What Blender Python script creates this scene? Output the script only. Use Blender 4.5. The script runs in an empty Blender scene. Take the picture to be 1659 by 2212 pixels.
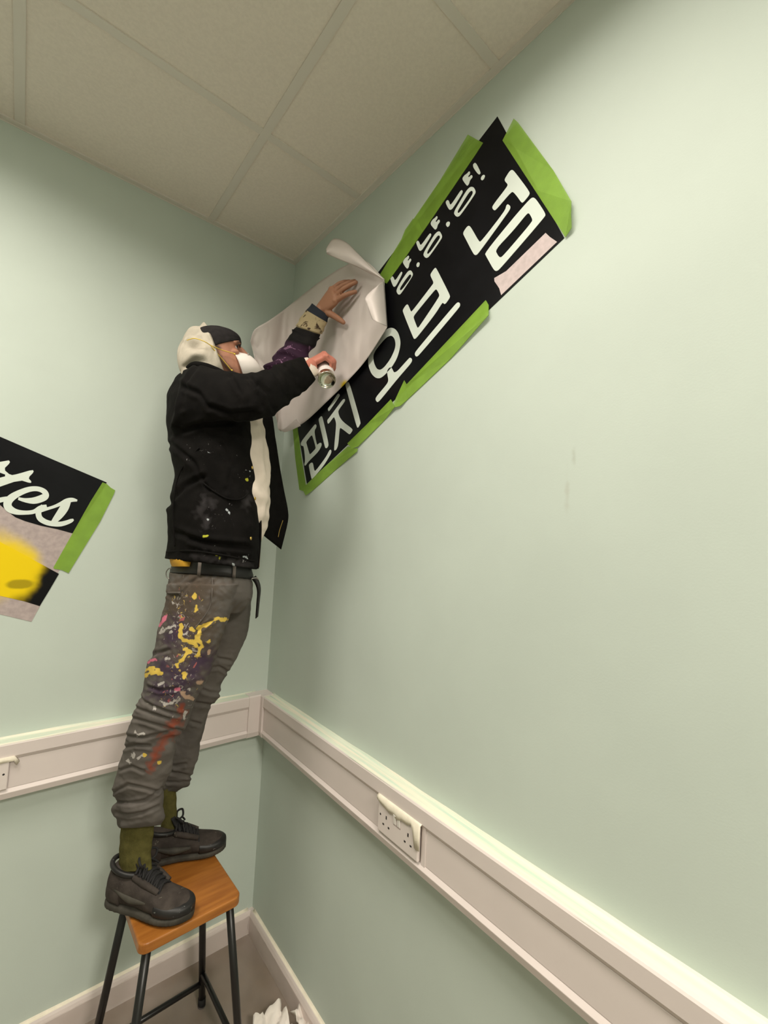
import bpy, bmesh, math, random
import numpy as np
from mathutils import Vector, Matrix, noise as mnoise

random.seed(7)
rng = np.random.default_rng(7)
scene = bpy.context.scene
COL = scene.collection

# ------------------------------------------------------------------ camera
K = 2.9 / 2.75                     # metres per survey unit: room is 2.9 m high
HC = 2.9                           # ceiling height
FPX, CX, CY = 942.35, 829.5, 1106.0
YAW, PITCH, ROLL = 0.8787638, 0.0724173, 0.0494135
CAM = np.array([-0.8332814, -1.7021598, 1.5409643]) * K
FW = np.array([math.cos(YAW) * math.cos(PITCH), math.sin(YAW) * math.cos(PITCH), math.sin(PITCH)])
_r = np.array([math.sin(YAW), -math.cos(YAW), 0.0])
_u = np.cross(_r, FW)
RT = math.cos(ROLL) * _r + math.sin(ROLL) * _u
UP = -math.sin(ROLL) * _r + math.cos(ROLL) * _u

cam_data = bpy.data.cameras.new('camera')
cam_data.sensor_fit = 'HORIZONTAL'
cam_data.sensor_width = 36.0
cam_data.lens = FPX / 1659.0 * 36.0
cam_data.clip_start = 0.02
cam = bpy.data.objects.new('camera', cam_data)
COL.objects.link(cam)
M = Matrix.Identity(4)
for i in range(3):
    M[i][0], M[i][1], M[i][2], M[i][3] = RT[i], UP[i], -FW[i], CAM[i]
cam.matrix_world = M
scene.camera = cam

# ------------------------------------------------------------------ world, exposure
world = bpy.data.worlds.new('world')
scene.world = world
world.use_nodes = True
world.node_tree.nodes['Background'].inputs[0].default_value = (0.9, 0.95, 1.0, 1)
world.node_tree.nodes['Background'].inputs[1].default_value = 0.03
scene.view_settings.view_transform = 'Standard'
scene.view_settings.look = 'None'
scene.view_settings.exposure = 0.14
scene.view_settings.gamma = 1.0
scene.view_settings.use_curve_mapping = False
LIGHT_COL = (1.0, 0.93, 0.82)
# recessed LED panels in the ceiling grid: (tile column, tile row, watts); built with the ceiling
PANELS = [(2, 1, 16.5), (1, 2, 9.5), (1, 5, 62.0)]

# ------------------------------------------------------------------ surveying helpers
def ray(px, py):
    return FW + (px - CX) / FPX * RT - (py - CY) / FPX * UP
def at(px, py, d):                 # point at distance d in front of the camera
    return CAM + d * ray(px, py)
def on(px, py, axis, v):           # point of a wall/floor plane
    r = ray(px, py)
    return CAM + (v - CAM[axis]) / r[axis] * r
def project(P):
    d = P - CAM
    z = d @ FW
    return CX + FPX * (d @ RT) / z, CY - FPX * (d @ UP) / z, z
def nrm(v):
    v = np.asarray(v, float)
    return v / np.linalg.norm(v)

# ------------------------------------------------------------------ object helpers
def link(o, parent=None):
    COL.objects.link(o)
    if parent is not None:
        o.parent = parent
    return o
def tag(o, label=None, cat=None, group=None, kind=None):
    if label: o['label'] = label
    if cat: o['category'] = cat
    if group: o['group'] = group
    if kind: o['kind'] = kind
    return o
def empty(name, loc, label, cat, group=None):
    o = bpy.data.objects.new(name, None)
    o.empty_display_size = 0.05
    o.location = [float(c) for c in loc]
    link(o)
    tag(o, label, cat, group)
    return o
def mesh_obj(name, verts, faces, m, parent=None, smooth=True, loc=None):
    me = bpy.data.meshes.new(name)
    me.from_pydata([tuple(map(float, v)) for v in verts], [], [tuple(map(int, f)) for f in faces])
    me.validate()
    bm = bmesh.new(); bm.from_mesh(me)
    bmesh.ops.recalc_face_normals(bm, faces=bm.faces)
    bm.to_mesh(me); bm.free()
    me.materials.append(m)
    if smooth:
        me.polygons.foreach_set('use_smooth', [True] * len(me.polygons))
    o = bpy.data.objects.new(name, me)
    link(o)
    if parent is not None:
        o.parent = parent
        o.matrix_parent_inverse = Matrix.Translation(Vector(parent.location)).inverted() if parent.type == 'EMPTY' else Matrix.Identity(4)
    return o
def join(parts):
    V, F = [], []
    for v, f in parts:
        b = len(V)
        V.extend([tuple(x) for x in v])
        F.extend([tuple(i + b for i in q) for q in f])
    return V, F
def box(x0, x1, y0, y1, z0, z1):
    v = [(x, y, z) for x in (x0, x1) for y in (y0, y1) for z in (z0, z1)]
    f = [(0, 1, 3, 2), (4, 6, 7, 5), (0, 4, 5, 1), (2, 3, 7, 6), (0, 2, 6, 4), (1, 5, 7, 3)]
    return v, f
def obox(c, ax, ay, az):           # box from centre and three half-axis vectors
    c, ax, ay, az = (np.asarray(q, float) for q in (c, ax, ay, az))
    v = [c + i * ax + j * ay + k * az for i in (-1, 1) for j in (-1, 1) for k in (-1, 1)]
    return v, [(0, 1, 3, 2), (4, 6, 7, 5), (0, 4, 5, 1), (2, 3, 7, 6), (0, 2, 6, 4), (1, 5, 7, 3)]
def bevel(o, w=0.003, seg=2, ang=0.5):
    md = o.modifiers.new('bevel', 'BEVEL')
    md.width, md.segments, md.limit_method, md.angle_limit = w, seg, 'ANGLE', ang
    return o
def crom(P, n):                    # Catmull-Rom through rows of P, n samples
    P = np.asarray(P, float)
    m = len(P) - 1
    out = []
    for k in range(n):
        t = k / (n - 1) * m
        i = min(int(t), m - 1); u = t - i
        p0, p1, p2, p3 = P[max(i - 1, 0)], P[i], P[i + 1], P[min(i + 2, m)]
        out.append(0.5 * (2 * p1 + (p2 - p0) * u + (2 * p0 - 5 * p1 + 4 * p2 - p3) * u * u + (3 * p1 - p0 - 3 * p2 + p3) * u ** 3))
    return np.array(out)
def loft(secs, nt, na, disp=None, cap=True, pw=1.0):
    """secs: list of (centre, u, v); ring = c + u cos + v sin; disp(t, a, p) moves points outwards."""
    A = np.array([np.concatenate(s) for s in secs])
    A = crom(A, nt)
    V, F = [], []
    for i in range(nt):
        c, u, v = A[i, :3], A[i, 3:6], A[i, 6:9]
        for j in range(na):
            a = 2 * math.pi * j / na
            ca, sa = math.cos(a), math.sin(a)
            if pw != 1.0:
                ca = math.copysign(abs(ca) ** pw, ca); sa = math.copysign(abs(sa) ** pw, sa)
            o = u * ca + v * sa
            p = c + o
            if disp:
                p = p + o / (np.linalg.norm(o) + 1e-9) * disp(i / (nt - 1), a, p)
            V.append(p)
    for i in range(nt - 1):
        for j in range(na):
            k = (j + 1) % na
            F.append((i * na + j, i * na + k, (i + 1) * na + k, (i + 1) * na + j))
    if cap:
        V.append(A[0, :3]); V.append(A[-1, :3])
        b = len(V) - 2
        for j in range(na):
            k = (j + 1) % na
            F.append((b, k, j))
            F.append((b + 1, (nt - 1) * na + j, (nt - 1) * na + k))
    return V, F
def ring(L, R, d, dr, dd=0.0):     # cross-section seen between two outline points at depth d, depth radius dr
    a, b = at(L[0], L[1], d - dd / 2), at(R[0], R[1], d + dd / 2)
    c = (a + b) / 2
    return c, (b - a) / 2, nrm(ray((L[0] + R[0]) / 2, (L[1] + R[1]) / 2)) * dr
def tube(pts, rad, na=10, nt=None, cap=True, flat=1.0, fdir=None):
    pts = np.asarray(pts, float)
    nt = nt or max(2, (len(pts) - 1) * 5 + 1)
    P = crom(pts, nt) if len(pts) > 2 else np.array([pts[0] + (pts[1] - pts[0]) * i / (nt - 1) for i in range(nt)])
    rr = np.interp(np.linspace(0, 1, nt), np.linspace(0, 1, len(rad)), rad) if hasattr(rad, '__len__') else np.full(nt, rad)
    V, F = [], []
    ref = np.array([0.3, 0.2, 0.93]) if fdir is None else np.asarray(fdir, float)
    for i in range(nt):
        t = nrm(P[min(i + 1, nt - 1)] - P[max(i - 1, 0)])
        u = ref - t * (ref @ t)
        if np.linalg.norm(u) < 1e-3:
            u = np.cross(t, (1, 0, 0))
        u = nrm(u); w = np.cross(t, u)
        if fdir is None: ref = u
        for j in range(na):
            a = 2 * math.pi * j / na
            V.append(P[i] + rr[i] * (u * math.cos(a) * flat + w * math.sin(a)))
    for i in range(nt - 1):
        for j in range(na):
            k = (j + 1) % na
            F.append((i * na + j, i * na + k, (i + 1) * na + k, (i + 1) * na + j))
    if cap:
        V.append(P[0]); V.append(P[-1]); b = len(V) - 2
        for j in range(na):
            k = (j + 1) % na
            F.append((b, k, j)); F.append((b + 1, (nt - 1) * na + j, (nt - 1) * na + k))
    return V, F
def ball(c, r, ax=None, n=12):
    c = np.asarray(c, float)
    ax = ax if ax is not None else (np.array([r, 0, 0]), np.array([0, r, 0]), np.array([0, 0, r]))
    V, F = [], []
    for i in range(n + 1):
        ph = math.pi * i / n
        for j in range(2 * n):
            a = math.pi * j / n
            V.append(c + ax[0] * math.sin(ph) * math.cos(a) + ax[1] * math.sin(ph) * math.sin(a) + ax[2] * math.cos(ph))
    for i in range(n):
        for j in range(2 * n):
            k = (j + 1) % (2 * n)
            F.append((i * 2 * n + j, i * 2 * n + k, (i + 1) * 2 * n + k, (i + 1) * 2 * n + j))
    return V, F
def fuse(name, parts, voxel, m, parent=None, smooth_it=4, displace=None):
    """merge overlapping closed shells into one continuous surface"""
    V, F = join(parts)
    me = bpy.data.meshes.new(name + '_src')
    me.from_pydata([tuple(map(float, v)) for v in V], [], F)
    me.validate()
    bm = bmesh.new(); bm.from_mesh(me)
    bmesh.ops.remove_doubles(bm, verts=bm.verts, dist=1e-6)
    bmesh.ops.recalc_face_normals(bm, faces=bm.faces)
    bm.to_mesh(me); bm.free()
    o = bpy.data.objects.new(name + '_src', me)
    COL.objects.link(o)
    r = o.modifiers.new('r', 'REMESH'); r.mode = 'VOXEL'; r.voxel_size = voxel
    if smooth_it:
        s = o.modifiers.new('s', 'SMOOTH'); s.factor = 0.5; s.iterations = smooth_it
    dg = bpy.context.evaluated_depsgraph_get()
    dg.update()
    ne = bpy.data.meshes.new_from_object(o.evaluated_get(dg))
    bpy.data.objects.remove(o); bpy.data.meshes.remove(me)
    ne.name = name
    if displace:
        n = len(ne.vertices)
        co = np.empty(n * 3); ne.vertices.foreach_get('co', co); co = co.reshape(-1, 3)
        no = np.empty(n * 3); ne.vertices.foreach_get('normal', no); no = no.reshape(-1, 3)
        co = co + no * displace(co, no)[:, None]
        ne.vertices.foreach_set('co', co.ravel()); ne.update()
    ne.materials.clear(); ne.materials.append(m)
    ne.polygons.foreach_set('use_smooth', [True] * len(ne.polygons))
    ob = bpy.data.objects.new(name, ne)
    link(ob)
    if parent is not None:
        ob.parent = parent
        if parent.type == 'EMPTY':
            ob.matrix_parent_inverse = Matrix.Translation(Vector(parent.location)).inverted()
    return ob
def verts_of(o):
    n = len(o.data.vertices)
    co = np.empty(n * 3); o.data.vertices.foreach_get('co', co)
    return co.reshape(-1, 3)
def set_attr(o, name, val):
    a = o.data.attributes.new(name, 'FLOAT', 'POINT')
    a.data.foreach_set('value', np.asarray(val, dtype=np.float32))
def seg_dist(X, Y, pts):           # distance of points to a polyline
    best = np.full(X.shape, 1e9)
    for (ax, ay), (bx, by) in zip(pts[:-1], pts[1:]):
        dx, dy = bx - ax, by - ay
        t = np.clip(((X - ax) * dx + (Y - ay) * dy) / (dx * dx + dy * dy + 1e-9), 0, 1)
        best = np.minimum(best, np.hypot(X - ax - t * dx, Y - ay - t * dy))
    return best
def nz(p, s=1.0):
    return mnoise.noise(Vector((float(p[0]) * s, float(p[1]) * s, float(p[2]) * s)))

# ------------------------------------------------------------------ materials
def mat(name, col, rough=0.6, spec=0.5, var=0.0, vscale=20.0, col2=None, bump=0.0, bscale=200.0, metal=0.0, sheen=0.0, stretch=None, trans=0.0):
    m = bpy.data.materials.new(name); m.use_nodes = True
    nt = m.node_tree; b = nt.nodes['Principled BSDF']
    b.inputs['Base Color'].default_value = (*col, 1)
    b.inputs['Roughness'].default_value = rough
    b.inputs['Specular IOR Level'].default_value = spec
    b.inputs['Metallic'].default_value = metal
    if sheen: b.inputs['Sheen Weight'].default_value = sheen
    tc = nt.nodes.new('ShaderNodeTexCoord')
    src = tc.outputs['Object']
    if stretch:
        mp = nt.nodes.new('ShaderNodeMapping'); mp.inputs['Scale'].default_value = stretch
        nt.links.new(src, mp.inputs[0]); src = mp.outputs[0]
    if var > 0 or col2:
        n = nt.nodes.new('ShaderNodeTexNoise'); n.inputs['Scale'].default_value = vscale; n.inputs['Detail'].default_value = 5
        nt.links.new(src, n.inputs['Vector'])
        r = nt.nodes.new('ShaderNodeValToRGB')
        c2 = col2 or tuple(min(1, c * (1 + var)) for c in col)
        c1 = col if col2 else tuple(c * (1 - var) for c in col)
        r.color_ramp.elements[0].position = 0.35; r.color_ramp.elements[1].position = 0.65
        r.color_ramp.elements[0].color = (*c1, 1); r.color_ramp.elements[1].color = (*c2, 1)
        nt.links.new(n.outputs['Fac'], r.inputs[0]); nt.links.new(r.outputs[0], b.inputs['Base Color'])
    if bump > 0:
        n2 = nt.nodes.new('ShaderNodeTexNoise'); n2.inputs['Scale'].default_value = bscale; n2.inputs['Detail'].default_value = 3
        nt.links.new(src, n2.inputs['Vector'])
        bp = nt.nodes.new('ShaderNodeBump'); bp.inputs['Strength'].default_value = bump; bp.inputs['Distance'].default_value = 0.002
        nt.links.new(n2.outputs['Fac'], bp.inputs['Height']); nt.links.new(bp.outputs[0], b.inputs['Normal'])
    return m
def base_socket(m):
    b = m.node_tree.nodes['Principled BSDF']
    i = b.inputs['Base Color']
    if i.is_linked:
        s = i.links[0].from_socket
    else:
        n = m.node_tree.nodes.new('ShaderNodeRGB'); n.outputs[0].default_value = i.default_value
        s = n.outputs[0]
    return b, s
def layer(m, attr, col, lo=0.0, hi=0.3, namp=0.6, nscale=90.0, col2=None):
    """paint of its own colour where a mesh attribute says so, with a ragged edge"""
    nt = m.node_tree; b, s = base_socket(m)
    a = nt.nodes.new('ShaderNodeAttribute'); a.attribute_name = attr
    tc = nt.nodes.new('ShaderNodeTexCoord')
    n = nt.nodes.new('ShaderNodeTexNoise'); n.inputs['Scale'].default_value = nscale; n.inputs['Detail'].default_value = 4
    nt.links.new(tc.outputs['Object'], n.inputs['Vector'])
    ma = nt.nodes.new('ShaderNodeMath'); ma.operation = 'MULTIPLY_ADD'
    nt.links.new(n.outputs['Fac'], ma.inputs[0]); ma.inputs[1].default_value = namp
    nt.links.new(a.outputs['Fac'], ma.inputs[2])
    mr = nt.nodes.new('ShaderNodeMapRange'); mr.inputs['From Min'].default_value = lo + namp * 0.5; mr.inputs['From Max'].default_value = hi + namp * 0.5
    nt.links.new(ma.outputs[0], mr.inputs['Value'])
    mx = nt.nodes.new('ShaderNodeMix'); mx.data_type = 'RGBA'
    nt.links.new(mr.outputs[0], mx.inputs['Factor']); nt.links.new(s, mx.inputs[6]); mx.inputs[7].default_value = (*col, 1)
    nt.links.new(mx.outputs[2], b.inputs['Base Color'])
    return m
def speckle(m, attr, col, scale, thr, width=0.03, seed=0.0):
    """little splashes (cells) inside a masked area"""
    nt = m.node_tree; b, s = base_socket(m)
    tc = nt.nodes.new('ShaderNodeTexCoord')
    mp = nt.nodes.new('ShaderNodeMapping'); mp.inputs['Location'].default_value = (seed, seed * 1.7, seed * 0.3)
    nt.links.new(tc.outputs['Object'], mp.inputs[0])
    n0 = nt.nodes.new('ShaderNodeTexNoise'); n0.inputs['Scale'].default_value = scale * 1.3
    nt.links.new(mp.outputs[0], n0.inputs['Vector'])
    n = nt.nodes.new('ShaderNodeTexNoise'); n.inputs['Scale'].default_value = scale; n.inputs['Detail'].default_value = 2.5; n.inputs['Distortion'].default_value = 1.2
    nt.links.new(mp.outputs[0], n.inputs['Vector'])
    if attr:
        a = nt.nodes.new('ShaderNodeAttribute'); a.attribute_name = attr
        ma = nt.nodes.new('ShaderNodeMath'); ma.operation = 'MULTIPLY_ADD'
        nt.links.new(a.outputs['Fac'], ma.inputs[0]); ma.inputs[1].default_value = 0.12
        nt.links.new(n.outputs['Fac'], ma.inputs[2]); src = ma.outputs[0]
    else:
        src = n.outputs['Fac']
    mr = nt.nodes.new('ShaderNodeMapRange'); mr.inputs['From Min'].default_value = thr; mr.inputs['From Max'].default_value = thr + width
    nt.links.new(src, mr.inputs['Value'])
    mx = nt.nodes.new('ShaderNodeMix'); mx.data_type = 'RGBA'
    nt.links.new(mr.outputs[0], mx.inputs['Factor']); nt.links.new(s, mx.inputs[6]); mx.inputs[7].default_value = (*col, 1)
    nt.links.new(mx.outputs[2], b.inputs['Base Color'])
    return m
def spot_layer(m, centre, radius, soft, col, namp=0.15, nscale=12.0, squash=(1, 1, 1)):
    """sprayed blot of paint around a world position"""
    nt = m.node_tree; b, s = base_socket(m)
    g = nt.nodes.new('ShaderNodeNewGeometry')
    sub = nt.nodes.new('ShaderNodeVectorMath'); sub.operation = 'SUBTRACT'; sub.inputs[1].default_value = [float(c) for c in centre]
    nt.links.new(g.outputs['Position'], sub.inputs[0])
    mul = nt.nodes.new('ShaderNodeVectorMath'); mul.operation = 'MULTIPLY'; mul.inputs[1].default_value = squash
    nt.links.new(sub.outputs[0], mul.inputs[0])
    ln = nt.nodes.new('ShaderNodeVectorMath'); ln.operation = 'LENGTH'
    nt.links.new(mul.outputs[0], ln.inputs[0])
    n = nt.nodes.new('ShaderNodeTexNoise'); n.inputs['Scale'].default_value = nscale; n.inputs['Detail'].default_value = 3
    nt.links.new(g.outputs['Position'], n.inputs['Vector'])
    ma = nt.nodes.new('ShaderNodeMath'); ma.operation = 'MULTIPLY_ADD'
    nt.links.new(n.outputs['Fac'], ma.inputs[0]); ma.inputs[1].default_value = radius * namp * 2
    nt.links.new(ln.outputs['Value'], ma.inputs[2])
    mr = nt.nodes.new('ShaderNodeMapRange'); mr.interpolation_type = 'SMOOTHSTEP'
    mr.inputs['From Min'].default_value = radius * (1 + namp); mr.inputs['From Max'].default_value = radius * (1 + namp) - soft
    nt.links.new(ma.outputs[0], mr.inputs['Value'])
    mx = nt.nodes.new('ShaderNodeMix'); mx.data_type = 'RGBA'
    nt.links.new(mr.outputs[0], mx.inputs['Factor']); nt.links.new(s, mx.inputs[6]); mx.inputs[7].default_value = (*col, 1)
    nt.links.new(mx.outputs[2], b.inputs['Base Color'])
    return m

WALLC = (0.560, 0.625, 0.570)
m_wall = mat('mint_emulsion', WALLC, 0.62, 0.3, var=0.025, vscale=3.0, bump=0.06, bscale=260)
m_wall_r = mat('mint_emulsion_smudged', WALLC, 0.62, 0.3, var=0.025, vscale=3.0, bump=0.06, bscale=260)
m_tile = mat('ceiling_tile', (0.80, 0.735, 0.66), 0.9, 0.1, var=0.03, vscale=120, bump=0.25, bscale=420)
m_grid = mat('ceiling_grid_paint', (0.72, 0.68, 0.62), 0.55, 0.3)
m_back = mat('plaster_back', (0.5, 0.48, 0.43), 0.9)
m_trunk = mat('trunking_plastic', (0.74, 0.655, 0.63), 0.42, 0.4, var=0.02, vscale=6)
m_socket = mat('socket_plastic', (0.76, 0.68, 0.65), 0.35, 0.45)
m_switch = mat('switch_plastic', (0.84, 0.80, 0.76), 0.3, 0.5)
m_hole = mat('socket_hole', (0.02, 0.015, 0.015), 0.8)
m_skirt = mat('skirting_gloss', (0.70, 0.61, 0.575), 0.35, 0.5, var=0.05, vscale=9)
m_cream = mat('cream_masking_tape', (0.84, 0.77, 0.64), 0.7, 0.2, var=0.05, vscale=40, bump=0.2, bscale=300)
m_floor = mat('vinyl_floor', (0.205, 0.155, 0.108), 0.55, 0.35, var=0.10, vscale=14, bump=0.08, bscale=160)
m_green = mat('green_tape', (0.285, 0.49, 0.055), 0.62, 0.3, var=0.07, vscale=22, bump=0.25, bscale=380)
_nt = m_green.node_tree
_tr = _nt.nodes.new('ShaderNodeBsdfTransparent'); _mx = _nt.nodes.new('ShaderNodeMixShader'); _mx.inputs[0].default_value = 0.62
_nt.links.new(_tr.outputs[0], _mx.inputs[1]); _nt.links.new(_nt.nodes['Principled BSDF'].outputs[0], _mx.inputs[2]); _nt.links.new(_mx.outputs[0], _nt.nodes['Material Output'].inputs[0])
m_vinyl = mat('black_vinyl', (0.0055, 0.0055, 0.0068), 0.28, 0.09, var=0.2, vscale=9)
m_letter = mat('pale_lettering', (0.70, 0.76, 0.70), 0.55, 0.3, var=0.015, vscale=8)
m_kraft = mat('grey_masking_paper', (0.50, 0.41, 0.40), 0.75, 0.2, var=0.10, vscale=60, bump=0.15, bscale=150)
m_wood = mat('stool_wood', (0.29, 0.098, 0.016), 0.38, 0.45, col2=(0.40, 0.150, 0.026), vscale=7, stretch=(1.0, 9.0, 9.0), bump=0.05, bscale=30)
m_black = mat('black_enamel', (0.008, 0.007, 0.007), 0.35, 0.5)
m_rubber = mat('black_rubber', (0.012, 0.011, 0.011), 0.8)

# ================================================================== ROOM
X0, Y0 = -3.30, -4.40
def wall(name, v, m):
    o = mesh_obj(name, *v, m, smooth=False)
    tag(o, kind='structure')
    return o
wall('wall_left', box(X0, 0.12, 0.0, 0.12, -0.1, HC + 0.2), m_wall)
wall('wall_right', box(0.0, 0.12, Y0, 0.0, -0.1, HC + 0.2), m_wall_r)
wall('wall_back', box(X0, 0.0, Y0 - 0.12, Y0, -0.1, HC + 0.2), m_wall)
wall('wall_front', box(X0 - 0.12, X0, Y0, 0.0, -0.1, HC + 0.2), m_wall)
# faint scuffs on the right wall
sc = on(1240, 985, 0, 0.0)
spot_layer(m_wall_r, sc, 0.022, 0.03, (0.47, 0.51, 0.45), namp=0.9, nscale=40, squash=(1, 3.0, 0.8))
sc = on(1225, 1060, 0, 0.0)
spot_layer(m_wall_r, sc, 0.045, 0.05, (0.52, 0.56, 0.50), namp=0.9, nscale=30, squash=(1, 5.0, 0.8))

fl = mesh_obj('floor', *box(X0, 0, Y0, 0, -0.1, 0.0), m_floor, smooth=False)
tag(fl, kind='structure')

# ---- ceiling: backing, tiles, T-bars, wall angles, LED panels
ceil = mesh_obj('ceiling', *box(X0, 0, Y0, 0, HC + 0.02, HC + 0.2), m_back, smooth=False)
tag(ceil, kind='structure')
BW = 0.0252
xb = [0.0, -0.388] + [-0.388 - 0.600 * i for i in range(1, 5)] + [X0]
yb = [0.0, -0.520] + [-0.520 - 0.606 * i for i in range(1, 7)] + [Y0]
panel_set = {(a, b): w for a, b, w in PANELS}
m_diff = bpy.data.materials.new('led_diffuser'); m_diff.use_nodes = True
_b = m_diff.node_tree.nodes['Principled BSDF']
_b.inputs['Base Color'].default_value = (0.9, 0.9, 0.88, 1)
_b.inputs['Emission Color'].default_value = (*LIGHT_COL, 1); _b.inputs['Emission Strength'].default_value = 2.0
m_frame = mat('led_frame', (0.8, 0.8, 0.78), 0.4)
pl_names = {(1, 2): 'square LED ceiling panel above the camera near the right wall', (2, 1): 'square LED ceiling panel nearest the left wall', (1, 5): 'square LED ceiling panel at the rear of the room'}
for i in range(len(xb) - 1):
    for j in range(len(yb) - 1):
        x1, x0 = xb[i], xb[i + 1]; y1, y0 = yb[j], yb[j + 1]
        if (i, j) in panel_set:
            cxp, cyp = (x0 + x1) / 2, (y0 + y1) / 2
            root = empty('ceiling_light', (cxp, cyp, HC), pl_names[(i, j)], 'ceiling light', 'LED panels in the ceiling grid')
            g = 0.014
            w_, h_ = (x1 - x0) / 2 - g, (y1 - y0) / 2 - g
            fr = [box(cxp - w_, cxp + w_, cyp - h_, cyp - h_ + .02, HC - .001, HC + .012), box(cxp - w_, cxp + w_, cyp + h_ - .02, cyp + h_, HC - .001, HC + .012),
                  box(cxp - w_, cxp - w_ + .02, cyp - h_ + .02, cyp + h_ - .02, HC - .001, HC + .012), box(cxp + w_ - .02, cxp + w_, cyp - h_ + .02, cyp + h_ - .02, HC - .001, HC + .012)]
            mesh_obj('frame', *join(fr), m_frame, root, smooth=False)
            mesh_obj('diffuser', *box(cxp - w_ + .02, cxp + w_ - .02, cyp - h_ + .02, cyp + h_ - .02, HC + .002, HC + .008), m_diff, root, smooth=False)
            ld = bpy.data.lights.new('led_lamp', 'AREA'); ld.shape = 'RECTANGLE'
            ld.size, ld.size_y = 2 * w_ - .05, 2 * h_ - .05
            ld.spread = math.radians(160)
            ld.energy = panel_set[(i, j)]; ld.color = LIGHT_COL
            lo = bpy.data.objects.new('led_lamp', ld); link(lo, root)
            lo.location = (0, 0, -0.003)
            continue
        o = mesh_obj('tile', *box(x0 + .003, x1 - .003, y0 + .003, y1 - .003, HC + .003, HC + .018), m_tile, ceil, smooth=False)
for x in xb[1:-1]:
    mesh_obj('grid_bar', *box(x - BW / 2, x + BW / 2, Y0, 0, HC - .001, HC + .004), m_grid, ceil, smooth=False)
for y in yb[1:-1]:
    for i in range(len(xb) - 1):
        a, b = xb[i + 1], xb[i]
        mesh_obj('grid_bar', *box(a + (BW / 2 if i < len(xb) - 2 else 0), b - (BW / 2 if i else 0), y - BW / 2, y + BW / 2, HC - .0005, HC + .0035), m_grid, ceil, smooth=False)
AW = 0.020
mesh_obj('wall_angle', *join([box(X0, 0, -AW, 0, HC - .003, HC + .003), box(X0, 0, -.0015, 0.0, HC - .006, HC)]), m_grid, ceil, smooth=False)
mesh_obj('wall_angle', *join([box(-AW, 0, Y0, -AW, HC - .003, HC + .003), box(-.0015, 0, Y0, -AW, HC - .006, HC)]), m_grid, ceil, smooth=False)

# ---- dado trunking on both walls
D = 0.0482
ZB, ZT = 0.7650 * K, 0.9193 * K
HH = ZT - ZB
PROF = [(0, 0), (.90, 0), (1.0, .105), (1.0, .115), (.86, .175), (.80, .176), (.80, .696), (.86, .697), (1.0, .765), (1.0, .975), (.94, 1.0), (0, 1.0)]
LID = [(.79, .180), (.865, .180), (.87, .19), (.87, .685), (.865, .694), (.79, .694)]
def sweep(prof, side, a, b, end_mitre=True):
    """extrude a (depth, height) profile along a wall from a to b (b = None: mitre in the corner)"""
    V, F = [], []
    n = len(prof)
    for s in (0, 1):
        for d, z in prof:
            dd = d * D
            t = a if s == 0 else (-dd if b is None else b)
            V.append((t, -dd, ZB + z * HH) if side == 'L' else (-dd, t, ZB + z * HH))
    for i in range(n):
        k = (i + 1) % n
        F.append((i, k, n + k, n + i))
    F.append(tuple(range(n))); F.append(tuple(range(2 * n - 1, n - 1, -1)))
    return V, F
trL = mesh_obj('trim_1', *sweep(PROF, 'L', X0, None), m_trunk, smooth=False); tag(trL, kind='structure')
trR = mesh_obj('trim_2', *sweep(PROF, 'R', Y0, None), m_trunk, smooth=False); tag(trR, kind='structure')
# socket on the right trunking
SX = -D * .87
s_a = on(822, 1760, 0, SX)[1]; s_b = on(909, 1815, 0, SX)[1]
sL = on(18, 1670, 1, -D * .87)[0]
cuts_r = [(-0.075, s_a + 0.006), (s_b - 0.004, -2.6), (-2.604, Y0)]
for a, b in cuts_r:
    mesh_obj('lid', *sweep(LID, 'R', a, b), m_trunk, trR, smooth=False)
for a, b in [(-0.085, sL + 0.002), (sL - 0.16, -2.4), (-2.404, X0)]:
    mesh_obj('lid', *sweep(LID, 'L', a, b), m_trunk, trL, smooth=False)
# moulded corner covers and joint strip
PO = [(0, -.01), (.93, -.01), (1.05, .11), (1.05, .985), (.97, 1.015), (0, 1.015)]
mesh_obj('corner_cover', *sweep(PO, 'L', -0.098, None), m_trunk, trL, smooth=False)
mesh_obj('corner_cover', *sweep(PO, 'R', -0.072, None), m_trunk, trR, smooth=False)
mesh_obj('joint_strip', *sweep([(.75, .12), (.90, .16), (.91, .72), (.75, .76)], 'R', s_b - .018, s_b - .005), m_trunk, trR, smooth=False)

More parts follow.
